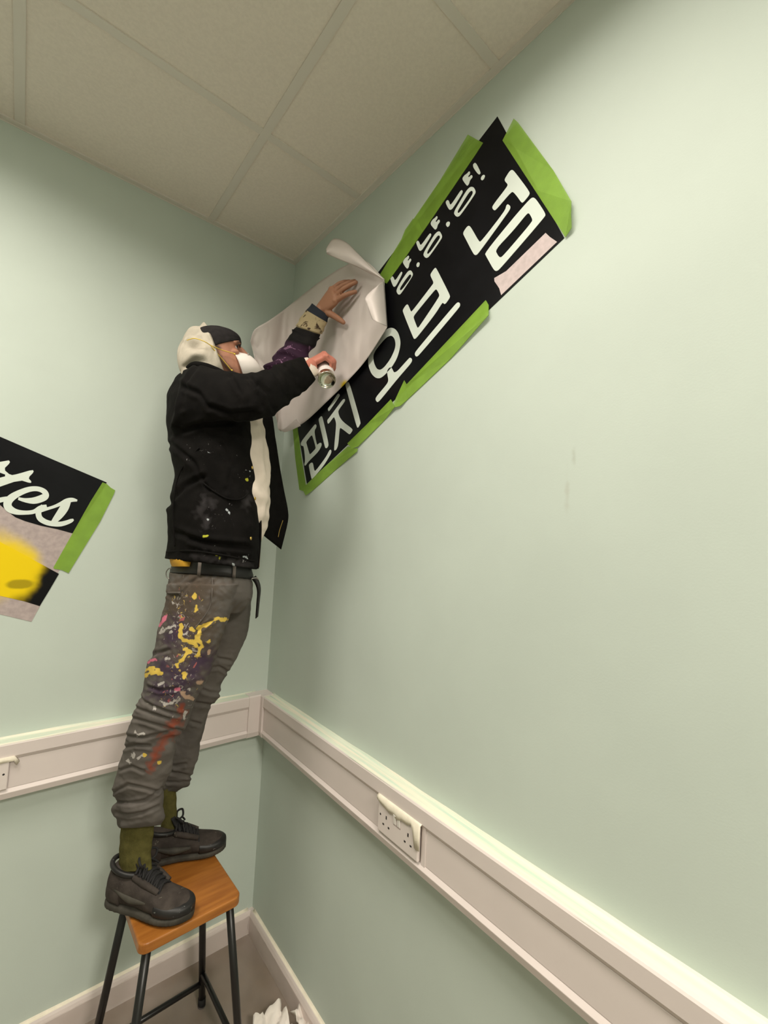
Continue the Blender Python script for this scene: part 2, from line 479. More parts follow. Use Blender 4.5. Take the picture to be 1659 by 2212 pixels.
def socket(name, origin, along, out, label, W=0.150, Hs=0.092, tape=False):
    """origin: lower near corner of plate; along: unit vector; out: unit normal"""
    along, out = np.asarray(along, float), np.asarray(out, float)
    up = np.array([0, 0, 1.0])
    root = empty(name, origin, label, 'socket', 'double sockets on the trunking')
    c = origin + along * W / 2 + up * Hs / 2 + out * 0.005
    o = mesh_obj('faceplate', *obox(c, along * W / 2, up * Hs / 2, out * 0.005), m_socket, root, smooth=False); bevel(o, .003, 3)
    f = out * 0.0101
    def hole(u, v, w, h):
        mesh_obj('pin_hole', *obox(origin + along * u + up * v + f, along * w / 2, up * h / 2, out * 0.0004), m_hole, root, smooth=False)
    for cx_ in (0.036, W - 0.036):
        hole(cx_, Hs * .52, .0042, .0085)
        hole(cx_ - .011, Hs * .29, .0062, .0042)
        hole(cx_ + .011, Hs * .29, .0062, .0042)
    for cx_ in (0.011, W - 0.011):
        mesh_obj('screw', *ball(origin + along * cx_ + up * Hs * .5 + f, .003, (along * .003, up * .003, out * .0006), 6), m_hole, root)
    for cx_ in (W / 2 - .0075, W / 2 + .0075):
        sb = mesh_obj('rocker_switch', *obox(origin + along * cx_ + up * Hs * .66 + f + out * .001, along * .0055, up * .0125 + out * .0012, out * .0016), m_switch, root, smooth=False)
        bevel(sb, .001, 2)
    mesh_obj('switch_recess', *obox(origin + along * W / 2 + up * Hs * .66 + f - out * .0001, along * .0145, up * .0155, out * .0004), m_kraft, root, smooth=False)
    return root
oR = np.array([SX, s_a, ZB + HH * .19])
WR = abs(s_a - s_b)
socket('double_socket', oR, (0, -1, 0), (-1, 0, 0), 'white double socket with masking tape along its top, right trunking', WR)
oL = np.array([sL - 0.155, -D * .87, ZB + HH * .19])
socket('double_socket', oL, (1, 0, 0), (0, -1, 0), 'white double socket cut by the left picture edge, left trunking', .155)
# masking tape curling over the right socket
def patch(rows, m, name, label, cat, parent=None, thick=0.0006, group=None):
    n, k = len(rows), len(rows[0])
    V = [p for r in rows for p in r]
    F = [(i * k + j, i * k + j + 1, (i + 1) * k + j + 1, (i + 1) * k + j) for i in range(n - 1) for j in range(k - 1)]
    o = mesh_obj(name, V, F, m, parent)
    s = o.modifiers.new('solid', 'SOLIDIFY'); s.thickness = thick; s.offset = 0
    if label: tag(o, label, cat, group)
    return o
zt_s = oR[2] + .092
rows = []
for t in np.linspace(0, 1, 22):
    y = s_a + .004 - (WR + .012) * t
    sag = .010 + .014 * math.sin(math.pi * min(1, t * 1.15)) + (0.050 if t > .84 else 0) * min(1, (t - .84) / .05) + .003 * nz((t * 9, 1, 2))
    rows.append([np.array([SX + .002, y, zt_s + .0010]), np.array([SX - .006, y, zt_s + .0018]), np.array([SX - .0118, y, zt_s - .001]),
                 np.array([SX - .0128 - .002 * abs(nz((t * 7, 3, 1))), y, zt_s - sag * .55]), np.array([SX - .0126 - .006 * abs(nz((t * 5, 0, 1))), y - .003 * nz((t * 6, 5, 1)), zt_s - sag])])
patch(rows, m_cream, 'masking_tape', 'torn cream masking tape folded over the top of the right socket', 'tape')
rows = []
for t in np.linspace(0, 1, 8):
    x = sL - .15 + .16 * t
    rows.append([np.array([x, -D * .87 - .002, zt_s + .0012]), np.array([x, -D * .87 - .0112, zt_s + .0015]), np.array([x, -D * .87 - .0122, zt_s - .012 - .004 * nz((t * 6, 2, 0))])])
rows.append([np.array([sL + .022, -D * .87 - .003, zt_s - .014]), np.array([sL + .024, -D * .87 - .008, zt_s - .018]), np.array([sL + .018, -D * .87 - .010, zt_s - .026])])
patch(rows, m_cream, 'masking_tape', 'cream masking tape folded over the top of the left socket', 'tape')
# painted-over tape along the tops of trunking and skirting
m_streak = mat('paint_streaked_tape', (0.56, 0.68, 0.56), 0.55, 0.3, col2=(0.88, 0.80, 0.66), vscale=26, stretch=(1.0, 1.0, 1.0), bump=0.1)
def streak(stretch):
    m = m_streak.copy()
    for n in m.node_tree.nodes:
        if n.type == 'MAPPING': n.inputs['Scale'].default_value = stretch
    return m
m_str_r, m_str_l = streak((3.0, .12, 1.0)), streak((.12, 3.0, 1.0))
def wobble_strip(side, a, b, z, dep, n, m, name, label, amp=.003, lip=.006):
    rows = []
    for t in np.linspace(0, 1, n):
        s = a + (b - a) * t
        e = amp * nz((s * 9, 4.2, 1.3))
        pr = [(0.0, .006 + e * .8), (.0012, .0025 + e * .3), (.004, .0008), (dep * .5, .0007), (dep - .003 + e, .0007), (dep + .0007, -lip * .4 + e * .5)]
        rows.append([np.array([s, -d, z + h]) if side == 'L' else np.array([-d, s, z + h]) for d, h in pr])
    return patch(rows, m, name, label, 'tape', thick=.0004)
wobble_strip('R', -.055, -3.2, ZT, D * .955, 120, m_str_r, 'masking_tape', 'cream and mint paint-streaked tape along the top of the right trunking')
wobble_strip('L', -.055, -2.6, ZT, D * .955, 90, m_str_l, 'masking_tape', 'cream tape smeared with mint along the top of the left trunking')

# ---- skirting boards
SK, SKD = 0.0807 * K, 0.019
def skirt(side, a):
    pr = [(0, 0), (SKD, 0), (SKD, SK * .80), (SKD * .75, SK * .93), (SKD * .55, SK), (0, SK)]
    V, F = [], []
    n = len(pr)
    for s in (0, 1):
        for d, z in pr:
            t = a if s == 0 else -d
            V.append((t, -d, z) if side == 'L' else (-d, t, z))
    for i in range(n):
        k = (i + 1) % n; F.append((i, k, n + k, n + i))
    F.append(tuple(range(n))); F.append(tuple(range(2 * n - 1, n - 1, -1)))
    return V, F
o = mesh_obj('baseboard_left', *skirt('L', X0), m_skirt, smooth=False); tag(o, kind='structure')
o = mesh_obj('baseboard_right', *skirt('R', Y0), m_skirt, smooth=False); tag(o, kind='structure')
wobble_strip('R', -.02, -3.2, SK, SKD * .6, 100, m_cream, 'masking_tape', 'cream masking tape along the top of the right skirting board', amp=.002, lip=.02)
wobble_strip('L', -.02, -2.6, SK, SKD * .6, 80, m_cream, 'masking_tape', 'cream masking tape along the top of the left skirting board', amp=.002, lip=.02)

# ---- clear plastic dust sheet over floor and skirting
m_film = bpy.data.materials.new('plastic_film'); m_film.use_nodes = True
nt = m_film.node_tree
pb = nt.nodes['Principled BSDF']
pb.inputs['Base Color'].default_value = (0.72, 0.62, 0.58, 1); pb.inputs['Roughness'].default_value = 0.06
tr = nt.nodes.new('ShaderNodeBsdfTransparent'); mx = nt.nodes.new('ShaderNodeMixShader')
lw = nt.nodes.new('ShaderNodeTexNoise'); lw.inputs['Scale'].default_value = 6
mrf = nt.nodes.new('ShaderNodeMapRange'); mrf.inputs['From Min'].default_value = .3; mrf.inputs['From Max'].default_value = .7
mrf.inputs['To Min'].default_value = 0.10; mrf.inputs['To Max'].default_value = 0.34
tcf = nt.nodes.new('ShaderNodeTexCoord')
nt.links.new(tcf.outputs['Object'], lw.inputs['Vector']); nt.links.new(lw.outputs['Fac'], mrf.inputs['Value'])
nt.links.new(mrf.outputs[0], mx.inputs[0]); nt.links.new(tr.outputs[0], mx.inputs[1]); nt.links.new(pb.outputs[0], mx.inputs[2])
nt.links.new(mx.outputs[0], nt.nodes['Material Output'].inputs[0])
rows = []
for iy in range(70):
    row = []
    for ix in range(90):
        # coordinates measured out from the skirting: first 5 rows climb it
        def coord(k, n, far):
            if k < 6: return None, SK * .86 * (1 - k / 6.0)
            return -(SKD + .006) - (far - .02) * ((k - 6) / (n - 7)) ** 1.25, 0.0
        xx, zx = coord(ix, 90, 1.6); yy, zy = coord(iy, 70, 1.25)
        z = max(zx, zy) + .004
        px = -(SKD + .004) if xx is None else xx
        py = -(SKD + .004) if yy is None else yy
        w = .5 + nz((px * 7, py * 16, 0)) * .8
        fold = max(0.0, nz((px * 3 + py * 9 + 2, px * 5, 3))) ** 2 * .05
        if z < .01: z += .004 * abs(w) + fold * min(1, (abs(px) * 6)) * min(1, abs(py) * 6)
        off = .010 * abs(nz((px * 18, py * 18, z * 24 + 5)))
        if xx is None: px -= off
        if yy is None: py -= off
        row.append(np.array([px, py, z]))
    rows.append(row)
n_, k_ = len(rows), len(rows[0])
o = mesh_obj('dust_sheet', [p for r in rows for p in r], [(i * k_ + j, i * k_ + j + 1, (i + 1) * k_ + j + 1, (i + 1) * k_ + j) for i in range(n_ - 1) for j in range(k_ - 1)], m_film)
tag(o, 'clear crinkled plastic dust sheet over the floor and skirting', 'dust sheet')

# ================================================================== FLAT LETTERING HELPERS
def chaikin(P, it=2, k=0.22):
    P = [np.asarray(p, float) for p in P]
    for _ in range(it):
        Q = []
        for a, b in zip(P, P[1:] + P[:1]):
            Q += [a * (1 - k) + b * k, a * k + b * (1 - k)]
        P = Q
    return P
def flat(name, loops, m, parent, axis, base, thick, crop=(0, 0, 1.0), smooth=2, world=False):
    """filled outline (with holes) lying on a wall plane, extruded by thick into the room"""
    ox, oy, s = crop
    cu = bpy.data.curves.new(name, 'CURVE'); cu.dimensions = '2D'; cu.fill_mode = 'BOTH'
    for lp in loops:
        P = chaikin([(ox + x * s, oy + y * s) for x, y in lp], smooth) if smooth else [np.array((ox + x * s, oy + y * s)) for x, y in lp]
        W = [on(p[0], p[1], axis, base) for p in P]
        sp = cu.splines.new('POLY'); sp.points.add(len(W) - 1)
        for q, w in zip(sp.points, W):
            q.co = (float(w[1] if axis == 0 else w[0]), float(w[2]), 0, 1)
        sp.use_cyclic_u = True
    cu.extrude = thick / 2
    tmp = bpy.data.objects.new('tmp', cu); COL.objects.link(tmp)
    dg = bpy.context.evaluated_depsgraph_get(); dg.update()
    me = bpy.data.meshes.new_from_object(tmp.evaluated_get(dg))
    bpy.data.objects.remove(tmp); bpy.data.curves.remove(cu)
    for v in me.vertices:
        a, z, h = v.co
        v.co = (base - thick / 2 + h, a, z) if axis == 0 else (a, base - thick / 2 + h, z)
    me.name = name
    me.materials.clear(); me.materials.append(m)
    me.polygons.foreach_set('use_smooth', [False] * len(me.polygons))
    bm = bmesh.new(); bm.from_mesh(me); bmesh.ops.recalc_face_normals(bm, faces=bm.faces); bm.to_mesh(me); bm.free()
    o = bpy.data.objects.new(name, me); link(o)
    if parent is not None: o.parent = parent
    return o
def stroke(pts):                   # outline of a pen stroke (x, y, width)
    P = crom(np.array(pts, float), len(pts) * 5)
    L, R = [], []
    for i in range(len(P)):
        t = P[min(i + 1, len(P) - 1), :2] - P[max(i - 1, 0), :2]
        t = t / (np.linalg.norm(t) + 1e-9); n = np.array([-t[1], t[0]])
        L.append(P[i, :2] + n * P[i, 2] * .6); R.append(P[i, :2] - n * P[i, 2] * .6)
    return L + R[::-1]

# ================================================================== RIGHT BANNER
E1, E2, E3, E6 = (800, 300, .27728), (820, 560, .15375), (620, 800, .16878), (580, 560, .30139)
BX = -0.0012
b_bl, b_br, b_tr = on(662, 1037, 0, 0), on(1218, 512, 0, 0), on(1075, 252, 0, 0)
b_tl = b_bl + (b_tr - b_br)
_dn = nrm(b_br - b_tr) * .017
b_bl = b_bl + _dn; b_br = b_br + _dn * .2
banner = mesh_obj('lettered_banner', *(lambda q: ([tuple(p + np.array([-.0002, 0, 0])) for p in q] + [tuple(p + np.array([-.0013, 0, 0])) for p in q],
        [(0, 1, 2, 3), (7, 6, 5, 4), (0, 4, 5, 1), (1, 5, 6, 2), (2, 6, 7, 3), (3, 7, 4, 0)]))([b_bl, b_br, b_tr, b_tl]), m_vinyl, smooth=False)
tag(banner, 'tilted black banner with white Korean lettering taped to the right wall', 'banner')
LB, LT = -0.0013, 0.0005
LET = [
 (E1, [[(800,200),(815,185),(828,195),(862,265),(850,280),(835,270),(803,225)]]),
 (E1, [[(860,312),(868,290),(885,278),(895,288),(886,314),(870,326)]]),
 (E1, [[(718,305),(735,283),(755,270),(768,253),(777,256),(777,275),(762,291),(768,301),(785,282),(796,286),(796,302),(777,322),(770,350),(757,368),(745,357),(720,322)]]),
 (E1, [[(588,490),(600,476),(612,481),(622,515),(636,505),(700,408),(712,398),(721,407),(716,427),(642,545),(622,555),(610,546),(590,507)]]),
 (E1, [[(648,575),(700,486),(750,402),(775,377),(792,373),(808,380),(822,410),(816,432),(702,597),(680,609),(664,601)], [(676,570),(718,500),(763,427),(784,404),(798,408),(799,427),(772,472),(692,582)]]),
 (E1, [[(470,655),(485,630),(505,615),(518,600),(525,608),(521,625),(508,641),(515,650),(532,628),(542,634),(541,650),(526,668),(520,695),(508,709),(497,701),(473,672)]]),
 (E1, [[(588,670),(594,652),(608,643),(622,650),(617,676),(602,690)]]),
 (E1, [[(358,805),(368,793),(378,797),(390,828),(403,820),(458,743),(468,735),(476,744),(471,762),(407,863),(390,874),(379,867),(360,820)]]),
 (E1, [[(411,898),(450,828),(500,745),(525,722),(542,720),(560,755),(557,777),(462,914),(440,930),(423,922)], [(438,890),(478,820),(518,762),(533,750),(544,760),(540,780),(455,900)]]),
 (E1, [[(255,955),(268,933),(285,920),(296,909),(303,914),(301,930),(290,944),(297,951),(310,931),(319,937),(318,950),(305,968),(300,1000),(289,1013),(277,1003),(256,970)]]),
 (E1, [[(358,988),(364,968),(375,960),(386,967),(381,993),(368,1002)]]),
 (E1, [[(158,1080),(170,1070),(180,1076),(190,1102),(202,1095),(235,1043),(243,1034),(250,1040),(247,1056),(201,1146),(186,1155),(177,1146),(158,1098)]]),
 (E1, [[(201,1180),(240,1108),(285,1042),(302,1026),(318,1024),(333,1050),(329,1071),(247,1196),(228,1216),(213,1209)], [(227,1170),(262,1115),(297,1067),(311,1054),(320,1063),(317,1081),(240,1186)]]),
 (E1, [[(1046,315),(1085,252),(1105,240),(1125,256),(1244,415),(1238,440),(1192,496),(1178,498),(1145,450),(1115,415),(1098,415),(985,547),(968,560),(950,542),(953,520),(1065,375),(1072,355),(1050,332)]]),
 (E1, [[(720,735),(750,688),(768,675),(785,690),(847,800),(863,801),(1050,560),(1060,518),(1072,508),(1092,525),(1090,547),(1062,590),(840,897),(820,908),(803,896),(738,770)]]),
 (E1, [[(891,890),(1128,600),(1243,470),(1268,455),(1292,470),(1368,585),(1357,612),(1012,1012),(985,1032),(963,1023),(903,915)], [(973,865),(1110,720),(1215,590),(1236,576),(1263,625),(1259,650),(1032,916),(1010,925),(993,906)]]),
 (E2, [[(715,210),(763,138),(785,120),(800,130),(987,500),(990,540),(932,622),(910,632),(890,610),(872,627),(782,772),(532,1092),(495,1124),(476,1110),(328,742),(328,710),(368,648),(390,633),(404,645),(440,733),(455,736),(738,365),(757,340),(753,310),(718,240)],
       [(478,810),(500,770),(770,440),(795,422),(812,440),(840,495),(838,530),(560,945),(538,966),(525,950),(482,835)]]),
 (E2, [[(493,1330),(520,1278),(1060,638),(1100,603),(1127,613),(1134,650),(1112,690),(560,1342),(525,1370),(506,1362)]]),
 (E6, [[(713,720),(718,770),(738,822),(770,852),(802,854),(837,827),(887,770),(922,710),(942,640),(947,590),(932,530),(907,498),(880,490),(853,498),(818,530),(768,600),(728,660)],
       [(750,690),(755,740),(775,785),(800,795),(830,775),(875,715),(905,650),(912,610),(905,570),(885,548),(865,550),(840,565),(800,610),(765,655)]]),
 (E6, [[(766,1005),(775,983),(850,895),(861,868),(853,830),(850,800),(865,778),(882,773),(905,825),(1000,718),(1015,704),(1030,715),(1027,740),(960,817),(905,882),(800,1012),(780,1027)]]),
 (E3, [[(748,175),(775,148),(798,155),(945,665),(932,700),(910,737),(893,725),(753,210)]]),
 (E3, [[(522,490),(553,450),(640,312),(660,295),(676,312),(671,335),(546,517),(532,525)]]),
 (E3, [[(513,640),(540,608),(680,418),(720,368),(741,366),(744,395),(655,515),(660,560),(680,610),(725,665),(832,745),(840,770),(808,817),(793,817),(715,755),(682,735),(672,760),(656,960),(632,1015),(608,1030),(603,1000),(631,700),(624,650),(605,600),(595,602),(540,677),(523,685)]]),
 (E3, [[(178,930),(200,888),(340,713),(362,688),(378,700),(376,730),(350,775),(365,870),(385,960),(415,928),(442,928),(444,965),(402,1042),(275,1167),(235,1224),(220,1210),(235,1150),(215,970),(195,967),(180,960)],
       [(245,915),(315,825),(330,850),(370,990),(360,1010),(295,1080),(285,1060),(250,940)]]),
 (E3, [[(406,625),(425,598),(440,585),(455,598),(535,945),(522,985),(500,1000),(486,985),(410,660)]]),
 (E3, [[(281,1210),(300,1188),(320,1178),(333,1190),(348,1280),(365,1290),(500,1110),(540,1028),(557,1013),(570,1030),(563,1070),(470,1222),(335,1382),(320,1395),(310,1375),(283,1240)]]),
]
for crop, loops in LET:
    flat('letter', loops, m_letter, banner, 0, LB, LT, crop)
pp = flat('paper_patch', [[(1366,733),(1400,765),(1455,803),(1020,1218),(1005,1165),(968,1110),(966,1085),(1060,1030)]], mat('pink_masking_paper', (0.60, 0.50, 0.50), .8, .2, var=.08, vscale=70, bump=.15, bscale=150), None, 0, LB, .0006, E1, 0)
tag(pp, 'pinkish masking paper patch at the lower right of the Korean banner', 'paper')
TP = [
 ([(1014,294),(1028,301),(1044,309),(1030,331),(913,503),(900,494),(892,487),(893,475),(950,392)], 'green tape on the upper edge of the Korean banner, nearest the ceiling', 0.0013),
 ([(893,473),(903,476),(915,500),(870,566),(836,613),(816,603),(868,517),(876,497)], 'green tape on the upper edge of the Korean banner, beside the white sheet', 0.0019),
 ([(1114,261),(1122,268),(1196,369),(1239,440),(1241,470),(1239,496),(1223,514),(1155,410),(1086,304)], 'broad green tape on the right-hand end of the Korean banner', 0.0013),
 ([(1050,649),(1057,660),(1060,684),(974,775),(880,864),(867,878),(858,881),(853,872),(874,822),(879,831)], 'long green tape on the lower edge of the Korean banner, under the right half', 0.0021),
 ([(845,863),(857,880),(830,909),(775,965),(763,970),(751,958),(795,915)], 'green tape in the middle of the lower edge of the Korean banner', 0.0017),
 ([(752,964),(765,969),(775,969),(773,976),(722,1018),(680,1056),(664,1071),(655,1058),(660,1049),(700,1010)], 'green tape at the lower left end of the Korean banner edge', 0.0013),
 ([(633,928),(643,921),(650,980),(661,1050),(656,1061),(647,1058),(638,990)], 'narrow green tape on the left end of the Korean banner by the corner', 0.0009),
]
LIFT = [(1242, 466, 60, .016), (1114, 261, 30, .008), (1062, 688, 36, .010), (856, 884, 26, .008), (664, 1073, 22, .008), (768, 972, 18, .006), (1014, 294, 20, .006)]   # loose tape ends
for P, lab, th in TP:
    o = flat('masking_tape', [P], m_green, None, 0, LB + .0004, th, smooth=0)
    for lx, ly, rad, up_ in LIFT:
        for v in o.data.vertices:
            x_, y_, _z = project(np.array(v.co))
            v.co.x -= up_ * max(0.0, 1 - math.hypot(x_ - lx, y_ - ly) / rad)
    tag(o, lab, 'tape', 'green tapes around the Korean banner')
# ================================================================== LEFT BANNER
FC = (0, 900, .20802)
l_tr, l_br, l_t0 = on(231, 1043, 1, 0), on(68, 1343, 1, 0), on(0, 944, 1, 0)
dirl = nrm(l_t0 - l_tr)
l_tl = l_tr + dirl * .62; l_bl = l_br + dirl * .62
m_sheet = mat('grey_backing_paper', (0.44, 0.365, 0.355), .8, .2, var=.10, vscale=60, bump=.15, bscale=150)
m_strip = mat('black_sprayed_strip', (0.0060, 0.0060, 0.0070), .4, .1)
YEL = (0.86, 0.62, 0.010)
for px_, py_, rr, so in [(20, 1200, .078, .075), (60, 1205, .05, .06), (-30, 1225, .14, .09), (80, 1228, .03, .04)]:
    spot_layer(m_sheet, on(px_, py_, 1, 0), rr, so, YEL, namp=.2, nscale=14)
for px_, py_, rr, so in [(15, 1222, .105, .05), (70, 1225, .05, .05), (-40, 1235, .16, .06), (40, 1265, .06, .06)]:
    spot_layer(m_strip, on(px_, py_, 1, 0), rr, so, YEL, namp=.2, nscale=14)
spot_layer(m_strip, on(45, 1262, 1, 0), .03, .012, (0.42, 0.31, 0.01), namp=.3, nscale=20, squash=(.7, 1, 1.6))
def quad_slab(q, off0, off1, axis):
    e = np.zeros(3); e[axis] = -1
    return [p + e * off0 for p in q] + [p + e * off1 for p in q], [(0, 1, 2, 3), (7, 6, 5, 4), (0, 4, 5, 1), (1, 5, 6, 2), (2, 6, 7, 3), (3, 7, 4, 0)]
lban = mesh_obj('lettered_banner', *quad_slab([l_bl, l_br, l_tr, l_tl], .0002, .0009, 1), m_sheet, smooth=False)
tag(lban, 'black, grey and yellow-sprayed banner with white script letters on the left wall', 'banner')
def fpt(x, y): return (x, y)
flat('black_panel', [[(-1500,-400),(0,208),(560,450),(1108,683),(1000,860),(752,1212),(600,1170),(420,1132),(260,1085),(160,1045),(80,985),(0,917),(-300,700),(-1500,200)]], m_vinyl, lban, 1, -.0009, .0005, FC, 0)
flat('sprayed_strip', [[(-1500,480),(0,1300),(300,1462),(612,1632),(520,1790),(412,1967),(250,1917),(0,1860),(-1500,1480)]], m_strip, lban, 1, -.0009, .0006, FC, 0)
SL = [
 [(-300,470),(-60,480),(60,460),(95,453),(105,480),(36,546),(110,610),(180,597),(340,550),(352,575),(292,636),(328,675),(317,692),(205,657),(-60,748),(-200,790),(-200,700),(-60,650),(85,612),(-60,560),(-300,540)],
 stroke([(-160,900,40),(-60,880,42),(40,858,42),(110,842,26)]),
 stroke([(190,850,24),(260,868,36),(350,872,56),(430,850,62),(474,822,58),(458,778,46),(390,750,42),(300,756,46),(190,798,54),(110,850,66),(78,902,72),(95,952,66),(165,988,48),(260,997,36),(350,987,36),(420,948,42),(485,928,26)]),
 stroke([(450,930,44),(402,985,50),(410,1048,50),(460,1088,46),(530,1110,44),(620,1116,42),(690,1100,38),(740,1080,32),(764,1068,14)]),
 stroke([(400,985,30),(480,960,26),(560,935,26),(630,905,32),(690,874,38),(750,864,36),(802,872,16)]),
 stroke([(710,872,50),(672,940,74),(625,1010,70),(575,1070,52),(540,1105,30)]),
]
for k, lp in enumerate(SL):
    flat('letter', [lp], m_letter, lban, 1, -.0014 - .00004 * k, .0005, FC, 1 if k == 0 else 0)
o = flat('masking_tape', [[(1065,682),(1110,700),(1150,738),(1196,765),(1180,810),(1040,1090),(712,1625),(640,1592),(560,1580),(555,1565),(760,1200),(940,880)]], m_green, None, 1, -.0011, .0014, FC, 0)
tag(o, 'green tape on the right end of the black script banner, left wall', 'tape', 'green tapes on the left banner')

# ================================================================== STOOL
ZS = 0.53 * K
sA, sD = on(523, 1933, 2, ZS), on(302, 2047, 2, ZS)
ux = nrm(sA - sD); uy = np.array([-ux[1], ux[0], 0.0])
SW = float(np.linalg.norm(sA - sD))
sc_c = (sA + sD) / 2 + uy * SW / 2
stool = empty('wooden_stool', (sc_c[0], sc_c[1], 0.0), 'square orange-brown wooden stool on black tubular legs under the painter', 'stool')
TH = 0.028
so = mesh_obj('seat', *obox(sc_c + np.array([0, 0, ZS - TH / 2 - sc_c[2]]), ux * SW / 2, uy * SW / 2, np.array([0, 0, TH / 2])), m_wood, stool, smooth=False)
bm = bmesh.new(); bm.from_mesh(so.data)
ve = [e for e in bm.edges if abs(e.verts[0].co.z - e.verts[1].co.z) > .01]
bmesh.ops.bevel(bm, geom=ve, offset=.022, segments=5, affect='EDGES', profile=.5)
bm.to_mesh(so.data); bm.free()
bevel(so, .005, 3, .9)
zU = ZS - TH
def sp(a, b, z): return np.array([sc_c[0], sc_c[1], z]) + ux * a + uy * b
top_i, foot_o = SW / 2 - .026, SW / 2 + .030
legs = {}
for i, (a, b) in enumerate([(1, -1), (1, 1), (-1, 1), (-1, -1)]):
    P, Q = sp(a * top_i, b * top_i, zU), sp(a * foot_o, b * foot_o, .012)
    legs[i] = (P, Q)
    lg = mesh_obj('leg', *tube([P, Q], .0112, 16, 3), m_black, stool)
    mesh_obj('foot_cap', *tube([sp(a * foot_o, b * foot_o, .0), sp(a * (foot_o - .002), b * (foot_o - .002), .03)], .0128, 16, 3), m_rubber, lg)
def lp(i, z):
    P, Q = legs[i]; t = (P[2] - z) / (P[2] - Q[2]); return P + (Q - P) * t
for i, j, z in [(0, 1, .125), (1, 2, .085), (2, 3, .125), (3, 0, .085)]:
    mesh_obj('stretcher', *tube([lp(i, z), lp(j, z)], .0085, 12, 3), m_black, stool)

# ---- crumpled white paper on the floor
m_tissue = mat('white_crumpled_paper', (0.80, 0.74, 0.68), .8, .2, var=.05, vscale=30)
def crumple(name, pts, label, seed):
    c = on(pts[0], pts[1], 2, .03)
    rows = []
    for i in range(13):
        row = []
        for j in range(13):
            u, v = i / 12 - .5, j / 12 - .5
            rad = math.hypot(u, v)
            a = math.atan2(v, u)
            z = .034 + .045 * abs(nz((u * 5 + seed, v * 5, seed))) + .10 * max(0, rad - .2) * (.6 + .4 * math.sin(a * 6 + seed))
            row.append(np.array([c[0] + u * .10 * (1 + .25 * nz((u * 4, v * 4, seed + 3))), c[1] + v * .10 * (1 + .25 * nz((u * 4, v * 4, seed + 7))), z]))
        rows.append(row)
    return patch(rows, m_tissue, name, label, 'paper', thick=.0012, group='crumpled papers on the floor')
crumple('crumpled_paper', (590, 2235), 'crumpled white paper on the floor nearest the stool legs', 1.7)
crumple('crumpled_paper', (672, 2212), 'crumpled white paper on the floor against the right skirting', 4.1)

# ================================================================== PERSON
shoe_z = ZS
pr_base = sp(0, 0, ZS)
person = empty('person', pr_base, 'person in paint-splashed black jacket, beanie and dust mask standing on the stool', 'person')
m_skin = mat('skin', (0.46, 0.215, 0.14), .5, .35, var=.10, vscale=45, bump=.1, bscale=300)
m_skin.node_tree.nodes['Principled BSDF'].inputs['Subsurface Weight'].default_value = 0.08
m_skin.node_tree.nodes['Principled BSDF'].inputs['Subsurface Radius'].default_value = (.01, .004, .002)
layer(m_skin, 'beard', (0.085, 0.045, 0.028), lo=.0, hi=.9, namp=.5, nscale=220)
layer(m_skin, 'flush', (0.55, 0.20, 0.145), lo=.0, hi=1.0, namp=.2, nscale=40)
layer(m_skin, 'tan', (0.36, 0.175, 0.105), lo=.0, hi=1.0, namp=.2, nscale=40)  # shadow on the left hand, painted into the skin as a darker tone
m_jacket = mat('black_twill', (0.0042, 0.0035, 0.0032), .9, .12, var=.25, vscale=25, bump=.3, bscale=500)
layer(m_jacket, 'scuff', (0.040, 0.036, 0.038), lo=.1, hi=1.5, namp=.9, nscale=70)
speckle(m_jacket, 'scuffzone', (0.12, 0.115, 0.115), 110, .805, .02, 1.0)
layer(m_jacket, 'yel', (0.36, 0.36, 0.035), lo=.2, hi=.5, namp=.5, nscale=150)
layer(m_jacket, 'wht', (0.35, 0.38, 0.40), lo=.2, hi=.5, namp=.6, nscale=150)
m_sleeve = mat('stained_sleeve', (0.007, 0.006, 0.006), .8, .2, var=.3, vscale=30, bump=.3, bscale=400)
layer(m_sleeve, 'purple', (0.034, 0.013, 0.031), lo=.0, hi=.5, namp=.5, nscale=40)
speckle(m_sleeve, 'purple', (0.30, 0.16, 0.27), 38, .70, .10, 2.0)
layer(m_sleeve, 'tancuff', (0.36, 0.29, 0.17), lo=.2, hi=.5, namp=.5, nscale=30)
speckle(m_sleeve, 'tancuff', (0.05, 0.03, 0.018), 42, .66, .10, 4.0)
layer(m_sleeve, 'navy', (0.022, 0.026, 0.036), lo=.3, hi=.4, namp=.1, nscale=40)
m_trous = mat('grey_cotton', (0.112, 0.099, 0.090), .85, .2, var=.14, vscale=9, bump=.25, bscale=600)
layer(m_trous, 'dirt', (0.078, 0.058, 0.043), lo=-.2, hi=.9, namp=.7, nscale=25)
layer(m_trous, 'pur', (0.055, 0.036, 0.058), lo=.0, hi=.9, namp=.8, nscale=35)
layer(m_trous, 'red', (0.25, 0.055, 0.028), lo=.0, hi=1.1, namp=1.3, nscale=38)
speckle(m_trous, 'splash', (0.30, 0.27, 0.25), 75, .73, .04, 3.0)
speckle(m_trous, 'splash', (0.42, 0.30, 0.09), 60, .765, .03, 9.0)
speckle(m_trous, 'splash', (0.33, 0.10, 0.10), 48, .765, .05, 14.0)
layer(m_trous, 'wht', (0.42, 0.39, 0.37), lo=.3, hi=.6, namp=2.2, nscale=150)
layer(m_trous, 'peach', (0.40, 0.27, 0.19), lo=.2, hi=.6, namp=1.6, nscale=80)
layer(m_trous, 'pink', (0.58, 0.16, 0.24), lo=.2, hi=.45, namp=1.4, nscale=110)
layer(m_trous, 'yel', (0.64, 0.45, 0.085), lo=.15, hi=.45, namp=2.0, nscale=70)
m_shirt = mat('white_jersey', (0.72, 0.62, 0.54), .85, .2, var=.06, vscale=20, bump=.15, bscale=300)
m_hood = mat('cream_hoodie', (0.49, 0.44, 0.365), .95, .15, var=.08, vscale=30, bump=.3, bscale=350)
